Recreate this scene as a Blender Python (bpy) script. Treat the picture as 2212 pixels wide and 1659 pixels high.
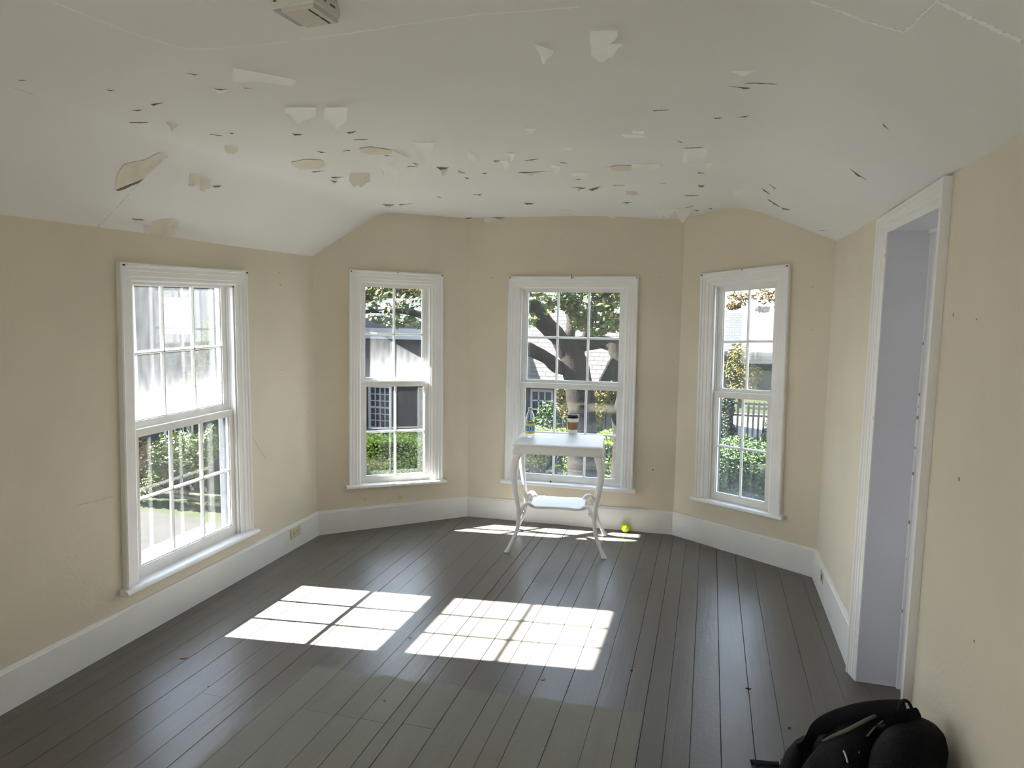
import bpy, bmesh, math, random
from mathutils import Vector, Matrix, noise
random.seed(7)
for o in list(bpy.data.objects): bpy.data.objects.remove(o)
SC = bpy.context.scene
COL = SC.collection

# ------------------------------------------------------------------ camera
F_PX, YAW, PITCH, ROLL, EYE = 1470.15, -.2815, -.1069, -.0133, 1.6
def cam_axes():
    cy, sy = math.cos(YAW), math.sin(YAW); cp, sp = math.cos(PITCH), math.sin(PITCH); cr, sr = math.cos(ROLL), math.sin(ROLL)
    r = Vector((cy, -sy, 0)); f0 = Vector((sy, cy, 0)); u0 = Vector((0, 0, 1))
    f = cp*f0 + sp*u0; u = -sp*f0 + cp*u0
    return cr*r - sr*u, sr*r + cr*u, f
CR, CU, CF = cam_axes(); CC = Vector((0, 0, EYE))
cam = bpy.data.objects.new('camera', bpy.data.cameras.new('camera')); COL.objects.link(cam)
cam.matrix_world = Matrix(((CR.x, CU.x, -CF.x, 0), (CR.y, CU.y, -CF.y, 0), (CR.z, CU.z, -CF.z, EYE), (0, 0, 0, 1)))
cam.data.sensor_width = 36; cam.data.lens = F_PX/2212*36; cam.data.clip_start = .02; cam.data.clip_end = 400
SC.camera = cam
def ray(px, py): return CF + CR*((px-1106)/F_PX) + CU*((829.5-py)/F_PX)
def atz(px, py, z): d = ray(px, py); return CC + d*((z-EYE)/d.z)
def atx(px, py, x): d = ray(px, py); return CC + d*(x/d.x)
def aty(px, py, y): d = ray(px, py); return CC + d*(y/d.y)

# ------------------------------------------------------------------ light
SUN_DIR = Vector((1, .112, -.757)).normalized()
SUN_E, SKY_E, FILL_E = 150, 7.0, 9
w = bpy.data.worlds.new('sky'); SC.world = w; w.use_nodes = True
nt = w.node_tree; nt.nodes.clear()
def N(nt, t, **k):
    n = nt.nodes.new(t)
    for a, b in k.items(): setattr(n, a, b)
    return n
_g = N(nt, 'ShaderNodeTexCoord'); _s = N(nt, 'ShaderNodeSeparateXYZ'); _r = N(nt, 'ShaderNodeValToRGB')
_b = N(nt, 'ShaderNodeBackground'); _o = N(nt, 'ShaderNodeOutputWorld')
nt.links.new(_g.outputs['Generated'], _s.inputs[0]); nt.links.new(_s.outputs['Z'], _r.inputs[0])
_r.color_ramp.elements[0].color = (1, 1, 1, 1); _r.color_ramp.elements[0].position = 0
_r.color_ramp.elements[1].color = (.62, .77, 1, 1); _r.color_ramp.elements[1].position = .5
nt.links.new(_r.outputs[0], _b.inputs[0]); _b.inputs[1].default_value = SKY_E
nt.links.new(_b.outputs[0], _o.inputs[0])
def light(name, kind, loc, direction, energy, color=(1, 1, 1), size=None):
    l = bpy.data.lights.new(name, kind); l.energy = energy; l.color = color
    o = bpy.data.objects.new(name, l); COL.objects.link(o); o.location = loc
    o.rotation_euler = Vector(direction).to_track_quat('-Z', 'Y').to_euler()
    if size: l.shape = 'RECTANGLE'; l.size, l.size_y = size
    return o
sun = light('sun', 'SUN', (-20, -3, 15), SUN_DIR, SUN_E, (1, .97, .92)); sun.data.angle = math.radians(.6)
# added fill lamp at an unseen opening in the left wall, behind the viewer
_l = light('side_fill_light', 'AREA', (-2.60, -1.5, 1.25), (1, .25, .45), FILL_E, (.62, .78, 1), (.9, 1.5)); _l.data.spread = math.radians(110)
SC.view_settings.view_transform = 'Standard'; SC.view_settings.look = 'None'
SC.view_settings.exposure = 0; SC.view_settings.gamma = 1; SC.view_settings.use_curve_mapping = False
SC.cycles.transparent_max_bounces = 16; SC.cycles.diffuse_bounces = 6; SC.cycles.max_bounces = 12

# ------------------------------------------------------------------ materials
MATS = {}
def mat(name, col, rough=.6, spec=.5, var=0, vscale=6, bump=0, bscale=40, metal=0, var_col=None, island=0, ramp=None, emis=None, coat=0):
    if name in MATS: return MATS[name]
    m = bpy.data.materials.new(name); m.use_nodes = True; t = m.node_tree
    b = t.nodes['Principled BSDF']
    b.inputs['Base Color'].default_value = (*col, 1); b.inputs['Roughness'].default_value = rough
    b.inputs['Specular IOR Level'].default_value = spec; b.inputs['Metallic'].default_value = metal
    if coat: b.inputs['Coat Weight'].default_value = coat
    tc = N(t, 'ShaderNodeTexCoord')
    if ramp:
        g = N(t, 'ShaderNodeNewGeometry'); r = N(t, 'ShaderNodeValToRGB')
        els = r.color_ramp.elements
        while len(els) < len(ramp): els.new(.5)
        for e, (p, c) in zip(els, ramp): e.position = p; e.color = (*c, 1)
        t.links.new(g.outputs['Random Per Island'], r.inputs[0]); t.links.new(r.outputs[0], b.inputs['Base Color'])
    elif var or island:
        nz = N(t, 'ShaderNodeTexNoise'); nz.inputs['Scale'].default_value = vscale; nz.inputs['Detail'].default_value = 6
        t.links.new(tc.outputs['Object'], nz.inputs['Vector'])
        mr = N(t, 'ShaderNodeMapRange'); mr.inputs['From Min'].default_value = .35; mr.inputs['From Max'].default_value = .7
        t.links.new(nz.outputs['Fac'], mr.inputs['Value'])
        mx = N(t, 'ShaderNodeMix', data_type='RGBA')
        c2 = var_col or tuple(c*(1-var) for c in col)
        mx.inputs['A'].default_value = (*col, 1); mx.inputs['B'].default_value = (*c2, 1)
        t.links.new(mr.outputs[0], mx.inputs['Factor']); src = mx.outputs['Result']
        t.links.new(src, b.inputs['Base Color'])
    if bump:
        nb = N(t, 'ShaderNodeTexNoise'); nb.inputs['Scale'].default_value = bscale; nb.inputs['Detail'].default_value = 4
        t.links.new(tc.outputs['Object'], nb.inputs['Vector'])
        bp = N(t, 'ShaderNodeBump'); bp.inputs['Strength'].default_value = bump; bp.inputs['Distance'].default_value = .01
        t.links.new(nb.outputs['Fac'], bp.inputs['Height']); t.links.new(bp.outputs[0], b.inputs['Normal'])
    MATS[name] = m
    return m
WALL = mat('cream_wall_paint', (.71, .65, .535), .65, .3, var=.08, vscale=1.6, bump=.12, bscale=60)
CEIL = mat('ceiling_paint', (.80, .795, .80), .7, .3, var=.06, vscale=1.2, bump=.22, bscale=7)
TRIM = mat('white_trim_paint', (.86, .86, .87), .38, .5, var=.06, vscale=5, bump=.08, bscale=30)
SASH = mat('white_sash_paint', (.84, .84, .83), .42, .5, var=.1, vscale=9, bump=.1, bscale=50)
BASE = mat('baseboard_paint', (.80, .80, .79), .45, .5, var=.07, vscale=4, bump=.06)
LAV = mat('lavender_grey_paint', (.72, .73, .80), .5, .4, var=.06, vscale=4, bump=.08)
ALU = mat('weathered_aluminium', (0.0560, 0.0630, 0.0700), .5, .5, var=.2, vscale=12)
DARK = mat('dark_gap', (.03, .03, .03), .8)
FLAKE = mat('paint_flake_back', (.93, .93, .94), .7, .2)
def translucent(m, amt, col):
    t = m.node_tree; b = t.nodes['Principled BSDF']; o = [n for n in t.nodes if n.type == 'OUTPUT_MATERIAL'][0]
    tl = N(t, 'ShaderNodeBsdfTranslucent'); tl.inputs[0].default_value = (*col, 1); mx = N(t, 'ShaderNodeMixShader'); mx.inputs[0].default_value = amt
    t.links.new(b.outputs[0], mx.inputs[1]); t.links.new(tl.outputs[0], mx.inputs[2]); t.links.new(mx.outputs[0], o.inputs[0])
translucent(FLAKE, .68, (.98, .98, .99))
FLAKE2 = mat('paint_flake_front', (.80, .77, .70), .7, .2)
translucent(FLAKE2, .4, (.9, .88, .82))
GAP_SHADE = mat('shaded_flake_gap', (.24, .21, .19), .9, .1)  # dark tone put in for the shadow gap behind lifted paint
BARE = mat('bare_plaster', (.72, .675, .585), .8, .2, var=.1, vscale=20)
TABLE = mat('white_table_paint', (.75, .75, .745), .45, .3, var=.04, vscale=8)

def floor_mat():
    m = bpy.data.materials.new('grey_floor_paint'); m.use_nodes = True; t = m.node_tree; b = t.nodes['Principled BSDF']
    L = t.links.new
    tc = N(t, 'ShaderNodeTexCoord'); g = N(t, 'ShaderNodeNewGeometry'); sx = N(t, 'ShaderNodeSeparateXYZ'); L(tc.outputs['Object'], sx.inputs[0])
    def math_(op, a, b_=None, c=None, clamp=False):
        n = N(t, 'ShaderNodeMath', operation=op, use_clamp=clamp)
        for i, v in enumerate((a, b_, c)):
            if v is None: continue
            if isinstance(v, (int, float)): n.inputs[i].default_value = v
            else: L(v, n.inputs[i])
        return n.outputs[0]
    nz = N(t, 'ShaderNodeTexNoise'); nz.inputs['Scale'].default_value = 9; nz.inputs['Detail'].default_value = 5; L(tc.outputs['Object'], nz.inputs['Vector'])
    wob = math_('MULTIPLY', math_('SUBTRACT', nz.outputs['Fac'], .5), .09)
    # faded rectangle where a rug lay: x in [-1.72,-.19], y < 2.55+.05(x+1.7)
    y = math_('ADD', math_('SUBTRACT', sx.outputs['Y'], math_('MULTIPLY', sx.outputs['X'], .05)), wob)
    my = math_('MULTIPLY', math_('SUBTRACT', 2.64, y), 60, clamp=True)
    mx = math_('MULTIPLY', math_('ADD', math_('ADD', sx.outputs['X'], 1.68), wob), 40, clamp=True)
    mx2 = math_('MULTIPLY', math_('SUBTRACT', -.192, sx.outputs['X']), 100, clamp=True)
    rug = math_('MULTIPLY', math_('MULTIPLY', mx, mx2), my)
    st = N(t, 'ShaderNodeMapping'); st.inputs['Scale'].default_value = (14, .9, 1); L(tc.outputs['Object'], st.inputs[0])
    gr = N(t, 'ShaderNodeTexNoise'); gr.inputs['Scale'].default_value = 4; gr.inputs['Detail'].default_value = 8; L(st.outputs[0], gr.inputs['Vector'])
    c1 = N(t, 'ShaderNodeMix', data_type='RGBA'); c1.inputs['A'].default_value = (.126, .114, .099, 1); c1.inputs['B'].default_value = (.168, .160, .120, 1); L(rug, c1.inputs['Factor'])
    br = math_('ADD', math_('MULTIPLY', g.outputs['Random Per Island'], .16), math_('ADD', .78, math_('MULTIPLY', gr.outputs['Fac'], .25)))
    c2 = N(t, 'ShaderNodeMix', data_type='RGBA', blend_type='MULTIPLY'); c2.inputs['Factor'].default_value = 1
    L(c1.outputs['Result'], c2.inputs['A']); cc = N(t, 'ShaderNodeCombineColor'); [L(br, cc.inputs[i]) for i in range(3)]; L(cc.outputs[0], c2.inputs['B'])
    # scuffs and bits of wear
    sp = N(t, 'ShaderNodeTexNoise'); sp.inputs['Scale'].default_value = 38; sp.inputs['Detail'].default_value = 3; L(tc.outputs['Object'], sp.inputs['Vector'])
    spm = math_('MULTIPLY', math_('SUBTRACT', sp.outputs['Fac'], .73), 25, clamp=True)
    c3 = N(t, 'ShaderNodeMix', data_type='RGBA'); L(spm, c3.inputs['Factor']); L(c2.outputs['Result'], c3.inputs['A']); c3.inputs['B'].default_value = (.10, .055, .04, 1)
    L(c3.outputs['Result'], b.inputs['Base Color'])
    ro = math_('ADD', math_('MULTIPLY', rug, .22), math_('ADD', .26, math_('MULTIPLY', nz.outputs['Fac'], .14)))
    L(ro, b.inputs['Roughness']); b.inputs['Specular IOR Level'].default_value = .36
    bn = N(t, 'ShaderNodeBump'); bn.inputs['Strength'].default_value = .22; bn.inputs['Distance'].default_value = .004; L(gr.outputs['Fac'], bn.inputs['Height'])
    bn2 = N(t, 'ShaderNodeBump'); bn2.inputs['Strength'].default_value = .15; bn2.inputs['Distance'].default_value = .004; L(sp.outputs['Fac'], bn2.inputs['Height']); L(bn.outputs[0], bn2.inputs['Normal'])
    L(bn2.outputs[0], b.inputs['Normal'])
    return m
FLOOR = floor_mat()

def glass_mat(name, dust, grad, z0, z1, gpow=3.0):
    """clear old glass with a film of dust; dust = even film, grad = extra dust settled towards z0 (object z)"""
    m = bpy.data.materials.new(name); m.use_nodes = True; t = m.node_tree; t.nodes.clear(); L = t.links.new
    tr = N(t, 'ShaderNodeBsdfTransparent'); tr.inputs[0].default_value = (.97, .98, .98, 1)
    gl = N(t, 'ShaderNodeBsdfGlossy'); gl.inputs['Roughness'].default_value = .03
    lw = N(t, 'ShaderNodeLayerWeight'); lw.inputs[0].default_value = .5
    pf = N(t, 'ShaderNodeMath', operation='POWER'); L(lw.outputs['Facing'], pf.inputs[0]); pf.inputs[1].default_value = 5
    fr = N(t, 'ShaderNodeMath', operation='MULTIPLY_ADD'); L(pf.outputs[0], fr.inputs[0]); fr.inputs[1].default_value = .8; fr.inputs[2].default_value = .025
    m1 = N(t, 'ShaderNodeMixShader'); L(fr.outputs[0], m1.inputs[0]); L(tr.outputs[0], m1.inputs[1]); L(gl.outputs[0], m1.inputs[2])
    tl = N(t, 'ShaderNodeBsdfTranslucent'); tl.inputs[0].default_value = (.86, .88, .9, 1)
    tc = N(t, 'ShaderNodeTexCoord'); sx = N(t, 'ShaderNodeSeparateXYZ'); L(tc.outputs['Object'], sx.inputs[0])
    mp = N(t, 'ShaderNodeMapping'); mp.inputs['Scale'].default_value = (9, 9, 2.5); L(tc.outputs['Object'], mp.inputs[0])
    nz = N(t, 'ShaderNodeTexNoise'); nz.inputs['Scale'].default_value = 3; nz.inputs['Detail'].default_value = 8; L(mp.outputs[0], nz.inputs['Vector'])
    mr = N(t, 'ShaderNodeMapRange'); mr.inputs['From Min'].default_value = z1; mr.inputs['From Max'].default_value = z0
    mr.clamp = True; L(sx.outputs['Z'], mr.inputs['Value'])
    pw = N(t, 'ShaderNodeMath', operation='POWER'); L(mr.outputs[0], pw.inputs[0]); pw.inputs[1].default_value = gpow
    a = N(t, 'ShaderNodeMath', operation='MULTIPLY_ADD'); L(pw.outputs[0], a.inputs[0]); a.inputs[1].default_value = grad; a.inputs[2].default_value = dust
    n2 = N(t, 'ShaderNodeMath', operation='MULTIPLY_ADD'); L(nz.outputs['Fac'], n2.inputs[0]); n2.inputs[1].default_value = 1.6; n2.inputs[2].default_value = .2
    c = N(t, 'ShaderNodeMath', operation='MULTIPLY', use_clamp=True); L(a.outputs[0], c.inputs[0]); L(n2.outputs[0], c.inputs[1])
    m2 = N(t, 'ShaderNodeMixShader'); L(c.outputs[0], m2.inputs[0]); L(m1.outputs[0], m2.inputs[1]); L(tl.outputs[0], m2.inputs[2])
    o = N(t, 'ShaderNodeOutputMaterial'); L(m2.outputs[0], o.inputs[0])
    return m

def shingle_mat(name, c1, c2, mortar, ang, row=.13, wid=.2, kz=1.0, rough=.9):
    m = bpy.data.materials.new(name); m.use_nodes = True; t = m.node_tree; b = t.nodes['Principled BSDF']; L = t.links.new
    tc = N(t, 'ShaderNodeTexCoord'); mp = N(t, 'ShaderNodeMapping'); mp.inputs['Rotation'].default_value = (0, 0, -ang); L(tc.outputs['Object'], mp.inputs[0])
    sx = N(t, 'ShaderNodeSeparateXYZ'); L(mp.outputs[0], sx.inputs[0]); cx = N(t, 'ShaderNodeCombineXYZ'); L(sx.outputs['X'], cx.inputs['X'])
    mm = N(t, 'ShaderNodeMath', operation='MULTIPLY'); L(sx.outputs['Z'], mm.inputs[0]); mm.inputs[1].default_value = kz; L(mm.outputs[0], cx.inputs['Y'])
    br = N(t, 'ShaderNodeTexBrick'); br.inputs['Scale'].default_value = 1; br.inputs['Brick Width'].default_value = wid; br.inputs['Row Height'].default_value = row
    br.inputs['Mortar Size'].default_value = .012; br.inputs['Mortar Smooth'].default_value = .3
    br.inputs['Color1'].default_value = (*c1, 1); br.inputs['Color2'].default_value = (*c2, 1); br.inputs['Mortar'].default_value = (*mortar, 1)
    L(cx.outputs[0], br.inputs['Vector']); L(br.outputs['Color'], b.inputs['Base Color']); b.inputs['Roughness'].default_value = rough
    b.inputs['Specular IOR Level'].default_value = .1
    return m

# ------------------------------------------------------------------ mesh tools
class MB:
    def __init__(s): s.v = []; s.f = []
    def add(s, vs, fs):
        o = len(s.v); s.v += [Vector(p) for p in vs]; s.f += [tuple(i+o for i in f) for f in fs]; return s
    def hexa(s, p): return s.add(p, [(0, 3, 2, 1), (4, 5, 6, 7), (0, 1, 5, 4), (1, 2, 6, 5), (2, 3, 7, 6), (3, 0, 4, 7)])
    def box(s, x0, x1, y0, y1, z0, z1, M=None, fn=None):
        p = [Vector(q) for q in ((x0, y0, z0), (x1, y0, z0), (x1, y1, z0), (x0, y1, z0), (x0, y0, z1), (x1, y0, z1), (x1, y1, z1), (x0, y1, z1))]
        if M: p = [M @ q for q in p]
        if fn: p = [fn(*q) for q in p]
        return s.hexa(p)
    def loft(s, rings, caps=True, closed=True):
        n = len(rings[0]); o = len(s.v)
        for r in rings: s.v += [Vector(p) for p in r]
        for i in range(len(rings)-1):
            for j in range(n if closed else n-1):
                k = (j+1) % n; s.f.append((o+i*n+j, o+i*n+k, o+(i+1)*n+k, o+(i+1)*n+j))
        if caps and closed:
            s.f.append(tuple(o+j for j in reversed(range(n)))); e = o+(len(rings)-1)*n; s.f.append(tuple(e+j for j in range(n)))
        return s
    def tube(s, pts, rad, n=8, flat=1.0, up=Vector((0, 0, 1))):
        pts = [Vector(p) for p in pts]; rings = []
        for i, p in enumerate(pts):
            d = (pts[min(i+1, len(pts)-1)]-pts[max(i-1, 0)]).normalized()
            a = d.cross(up)
            if a.length < 1e-4: a = d.cross(Vector((1, 0, 0)))
            a.normalize(); b = a.cross(d).normalized(); r = rad[i] if isinstance(rad, (list, tuple)) else rad
            rings.append([p + a*(r*math.cos(2*math.pi*k/n)) + b*(r*flat*math.sin(2*math.pi*k/n)) for k in range(n)])
        return s.loft(rings)
    def lathe(s, prof, c=(0, 0, 0), n=32, caps=True):
        c = Vector(c)
        return s.loft([[c+Vector((r*math.cos(2*math.pi*k/n), r*math.sin(2*math.pi*k/n), z)) for k in range(n)] for r, z in prof], caps)
    def build(s, name, m, parent=None, origin=None, smooth=None, bevel=0, kind=None):
        org = Vector(origin) if origin is not None else (parent_origin(parent) if parent else Vector((0, 0, 0)))
        me = bpy.data.meshes.new(name); me.from_pydata([tuple(v-org) for v in s.v], [], s.f); me.update()
        bm = bmesh.new(); bm.from_mesh(me); bmesh.ops.recalc_face_normals(bm, faces=bm.faces); bm.to_mesh(me); bm.free()
        if m: me.materials.append(m)
        if smooth is not None:
            me.shade_smooth(); me.set_sharp_from_angle(angle=math.radians(smooth))
        o = bpy.data.objects.new(name, me); COL.objects.link(o)
        if parent: o.parent = parent; o['_w'] = 0; del o['_w']
        o.location = org - (parent_origin(parent) if parent else Vector((0, 0, 0)))
        if bevel:
            bv = o.modifiers.new('bevel', 'BEVEL'); bv.width = bevel; bv.segments = 2; bv.limit_method = 'ANGLE'; bv.angle_limit = math.radians(40)
        if kind: o['kind'] = kind
        return o
def parent_origin(p):
    v = Vector((0, 0, 0))
    while p: v = v + p.location; p = p.parent
    return v
def tag(o, label=None, cat=None, group=None, kind=None):
    for k, v in (('label', label), ('category', cat), ('group', group), ('kind', kind)):
        if v: o[k] = v
    return o
def empty(name, loc, label=None, cat=None, group=None, kind=None):
    o = bpy.data.objects.new(name, None); COL.objects.link(o); o.location = loc; o.empty_display_size = .1
    return tag(o, label, cat, group, kind)
def copy_thing(root, loc, label=None):
    r = root.copy(); COL.objects.link(r); r.location = loc
    if label: r['label'] = label
    for ch in list(root.children):
        c = ch.copy(); COL.objects.link(c); c.parent = r
        for g in ch.children:
            d = g.copy(); COL.objects.link(d); d.parent = c
    return r

# ------------------------------------------------------------------ plan of the room
RY = -2.75
LR = Vector((-2.62, RY)); L1 = Vector((-2.62, 4.13)); L2 = Vector((-1.765, 4.90)); R2 = Vector((-.20, 4.955)); R1 = Vector((.683, 4.395)); RR = Vector((.683, RY))
ZF = 2.29
def ceil_z(x, y):
    zf = 2.285 - .035*math.exp(-((x+.3)**2/.12 + (y-4.95)**2/.5)) + .012*math.exp(-((x-.15)**2/.05+(y-4.6)**2/.3))
    zl = 1.942 + .012*min(1, max(0, (y-2.4)/1.7)) + (x+2.62)*.93
    zr = 2.028 + (.683-x)*.52
    def smin(a, b, k):
        h = max(k-abs(a-b), 0)/k; return min(a, b) - h*h*k*.25
    z = smin(smin(zf, zl, .07), zr, .07)
    return z + .004*noise.noise(Vector((x*1.7, y*1.7, 0)))
def ceil_hit(px, py):
    d = ray(px, py); t = .1
    while t < 12:
        p = CC + d*t
        if p.z >= ceil_z(p.x, p.y): break
        t += .01
    lo, hi = t-.01, t
    for _ in range(12):
        m_ = (lo+hi)/2; p = CC+d*m_
        if p.z >= ceil_z(p.x, p.y): hi = m_
        else: lo = m_
    return CC + d*hi

class Wall:
    """vertical wall from A to B (plan); n points out of the room"""
    def __init__(s, A, B):
        s.A = Vector((A.x, A.y, 0)); s.d = Vector((B.x-A.x, B.y-A.y, 0)); s.len = s.d.length; s.d.normalize()
        s.n = Vector((-s.d.y, s.d.x, 0))
    def P(s, u, z, d=0): return s.A + s.d*u + s.n*d + Vector((0, 0, z))
    def hit(s, px, py, d=0):
        r = ray(px, py); o = s.A + s.n*d; t = (o-CC).dot(s.n)/r.dot(s.n); p = CC + r*t
        return (p-o).dot(s.d), p.z
WL = Wall(LR, L1); WBL = Wall(L1, L2); WC = Wall(L2, R2); WBR = Wall(R2, R1); WR = Wall(R1, RR); WB = Wall(RR, LR)
TH = .12
def build_wall(name, W, holes, ztop=2.6, u0=0, u1=None, m=WALL):
    """interior + exterior skins and reveals; holes = quads of (u,z) TL,TR,BR,BL"""
    u1 = W.len if u1 is None else u1; mb = MB()
    us = [u0]; 
    hs = sorted(holes, key=lambda h: h[0][0])
    def quad(a, b, c, d_):  # a..d (u,z)
        for dd in (0, TH):
            mb.add([W.P(q[0], q[1], dd) for q in (a, b, c, d_)], [(0, 1, 2, 3)])
    cu = u0; cu2 = u0
    for TL, TR, BR, BL in hs:
        quad((cu, ztop), (TL[0], ztop), (TL[0], TL[1]), (cu, TL[1])); quad((cu, TL[1]), TL, BL, (cu, BL[1])); quad((cu, BL[1]), BL, (BL[0], -.2), (cu, -.2))
        quad((TL[0], ztop), (TR[0], ztop), TR, TL); quad(BL, BR, (BR[0], -.2), (BL[0], -.2))
        for a, b in ((TL, TR), (TR, BR), (BR, BL), (BL, TL)):
            mb.add([W.P(a[0], a[1], 0), W.P(b[0], b[1], 0), W.P(b[0], b[1], TH), W.P(a[0], a[1], TH)], [(0, 1, 2, 3)])
        # right-hand strip continues; keep edges of the hole as the new left border
        quad((TR[0], ztop), (max(TR[0], BR[0])+.0001, ztop), (max(TR[0], BR[0])+.0001, TR[1]), TR)
        mu = max(TR[0], BR[0])+.0001
        quad(TR, (mu, TR[1]), (mu, BR[1]), BR); quad(BR, (mu, BR[1]), (mu, -.2), (BR[0], -.2)); cu = mu
    quad((cu, ztop), (u1, ztop), (u1, -.2), (cu, -.2))
    mb.add([W.P(u0, -.2), W.P(u0, -.2, TH), W.P(u0, ztop, TH), W.P(u0, ztop)], [(0, 1, 2, 3)])
    mb.add([W.P(u1, -.2), W.P(u1, -.2, TH), W.P(u1, ztop, TH), W.P(u1, ztop)], [(0, 1, 2, 3)])
    return mb.build(name, m, kind='structure')

# ------------------------------------------------------------------ windows
def make_window(idx, W, pix, cols, v_low, v_up, glass_up, glass_low, label, stile=.045):
    q = [W.hit(*p) for p in pix]                      # TL TR BR BL outer casing corners
    Wd = ((q[1][0]-q[0][0]) + (q[2][0]-q[3][0]))/2; Hd = ((q[0][1]-q[3][1]) + (q[1][1]-q[2][1]))/2
    def P(u, v, d):
        a, b = u/Wd, v/Hd
        s_ = (q[3][0]*(1-a)+q[2][0]*a)*(1-b) + (q[0][0]*(1-a)+q[1][0]*a)*b
        z_ = (q[3][1]*(1-a)+q[2][1]*a)*(1-b) + (q[0][1]*(1-a)+q[1][1]*a)*b
        return W.P(s_, z_, d)
    org = P(Wd/2, 0, 0)
    root = empty('window_%d' % idx, org, label, 'window', kind='structure')
    def bx(mb, u0, u1, v0, v1, d0, d1): mb.box(u0, u1, v0, v1, d0, d1, fn=P)
    cw = .088
    # casing: moulded profile swept up, over and down
    prof = [(0, 0), (0, -.026), (.006, -.030), (.014, -.028), (.018, -.021), (.034, -.021), (.038, -.016), (.060, -.016), (.064, -.011), (.078, -.011), (.083, -.007), (cw, -.005), (cw, 0)]
    mb = MB(); rings = []
    for k in range(4):
        r = []
        for t_, d_ in prof:
            u, v = [(t_, .0), (t_, Hd-t_), (Wd-t_, Hd-t_), (Wd-t_, .0)][k]
            r.append(P(u, v, d_))
        rings.append(r)
    mb.loft(rings); mb.build('casing', TRIM, root, smooth=25)
    # jamb liner
    mb = MB(); i = cw-.004
    bx(mb, i-.012, i, 0, Hd-i+.07, 0, TH); bx(mb, Wd-i, Wd-i+.012, 0, Hd-i+.07, 0, TH); bx(mb, i-.012, Wd-i+.012, Hd-i, Hd-i+.078, .001, .084)
    # inside stop
    bx(mb, i, i+.014, .0, Hd-i, .004, .020); bx(mb, Wd-i-.014, Wd-i, .0, Hd-i, .004, .020); bx(mb, i, Wd-i, Hd-i-.014, Hd-i, .004, .020)
    # parting bead and outside stop
    bx(mb, i, i+.010, .0, Hd-i, .049, .056); bx(mb, Wd-i-.010, Wd-i, .0, Hd-i, .049, .056)
    bx(mb, i, i+.008, .0, Hd-i+.09, .086, .098); bx(mb, Wd-i-.008, Wd-i, .0, Hd-i+.09, .086, .098)
    mb.build('jamb', TRIM, root)
    # stool
    mb = MB(); pr = [(-.050, -.004), (-.054, -.010), (-.054, -.018), (-.048, -.024), (0, -.024), (0, -.030), (TH+.04, -.040), (TH+.04, -.018), (.02, 0), (-.044, 0)]
    mb.loft([[P(u, v, d) for d, v in pr] for u in (-.022, Wd+.022)] if False else [[P(u, v, d if not (abs(d) > .1 or d >= 0) or 1 else d) for d, v in pr] for u in (-.022, Wd+.022)])
    mb.build('window_sill', TRIM, root, smooth=35)
    a, b = i+.001, Wd-i-.001
    def sash(nm, v, d0, d1, gmat, top_rail, bot_rail):
        g0, bar, g1 = v; sm = MB(); t = d1-d0; dg = d0+t*.55
        bx(sm, a, a+stile, g0-bot_rail, g1+top_rail, d0, d1); bx(sm, b-stile, b, g0-bot_rail, g1+top_rail, d0, d1)
        bx(sm, a+stile, b-stile, g1, g1+top_rail, d0, d1); bx(sm, a+stile, b-stile, g0-bot_rail, g0, d0, d1)
        gu0, gu1 = a+stile, b-stile
        # sticking: small inner bead round the glass
        for (x0, x1, y0, y1) in ((gu0, gu0+.006, g0, g1), (gu1-.006, gu1, g0, g1), (gu0, gu1, g0, g0+.006), (gu0, gu1, g1-.006, g1)):
            bx(sm, x0, x1, y0, y1, d0+.008, d1-.004)
        s_ = sm.build(nm, SASH, root)
        mm = MB()
        def muntin(u0, u1, v0, v1, vertical):
            # profile: narrow nose to the room, wide at the glass
            prf = [(-.003, d0+.002), (.003, d0+.002), (.0085, dg-.002), (.0085, d1-.006), (.003, d1-.001), (-.003, d1-.001), (-.0085, d1-.006), (-.0085, dg-.002)]
            if vertical: rr = [[P(u0+w_, vv, d_) for w_, d_ in prf] for vv in (v0, v1)]
            else: rr = [[P(uu, v0+w_, d_) for w_, d_ in prf] for uu in (u0, u1)]
            mm.loft(rr)
        for c in range(1, cols):
            uc = gu0 + (gu1-gu0)*c/cols; muntin(uc, uc, g0, g1, True)
        muntin(gu0, gu1, bar, bar, False)
        mm.build('muntins', SASH, s_, smooth=20)
        gm = MB(); bx(gm, gu0, gu1, g0, g1, dg-.0015, dg+.0015); gm.build('glass', gmat, s_)
        return s_
    sash('lower_sash', v_low, .022, .048, glass_low, .034, v_low[0]-.0005)
    sash('upper_sash', v_up, .057, .083, glass_up, Hd-i-v_up[2], .036)
    # aluminium storm window outside
    st = MB(); w_ = .024; zt_ = Hd-i+.066
    bx(st, a, a+w_, .0, zt_, .086, .112); bx(st, b-w_, b, .0, zt_, .086, .112); vq = v_low[2]-.03; bx(st, a, a+.010, .0, vq, .050, .086); bx(st, b-.010, b, .0, vq, .050, .086); bx(st, a, b, zt_-.02, zt_, .099, .112); bx(st, a, b, -.008, .018, .099, .112)
    if idx == 1:
        bx(st, a+w_, b-w_, v_up[0]-.070, v_up[0]-.014, .097, .112)
    so = st.build('storm_frame', ALU, root)
    sg = MB(); bx(sg, a+w_, b-w_, .018, zt_-.02, .105, .107); sg.build('glass', GCLEAR, so)
    # exterior casing
    ex = MB()
    bx(ex, i-.10, i, -.04, Hd-i+.19, TH-.002, TH+.015); bx(ex, Wd-i, Wd-i+.10, -.04, Hd-i+.19, TH-.002, TH+.015); bx(ex, i, Wd-i, Hd-i+.070, Hd-i+.17, TH-.002, TH+.015)
    ex.build('exterior_casing', SASH, root)
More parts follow.
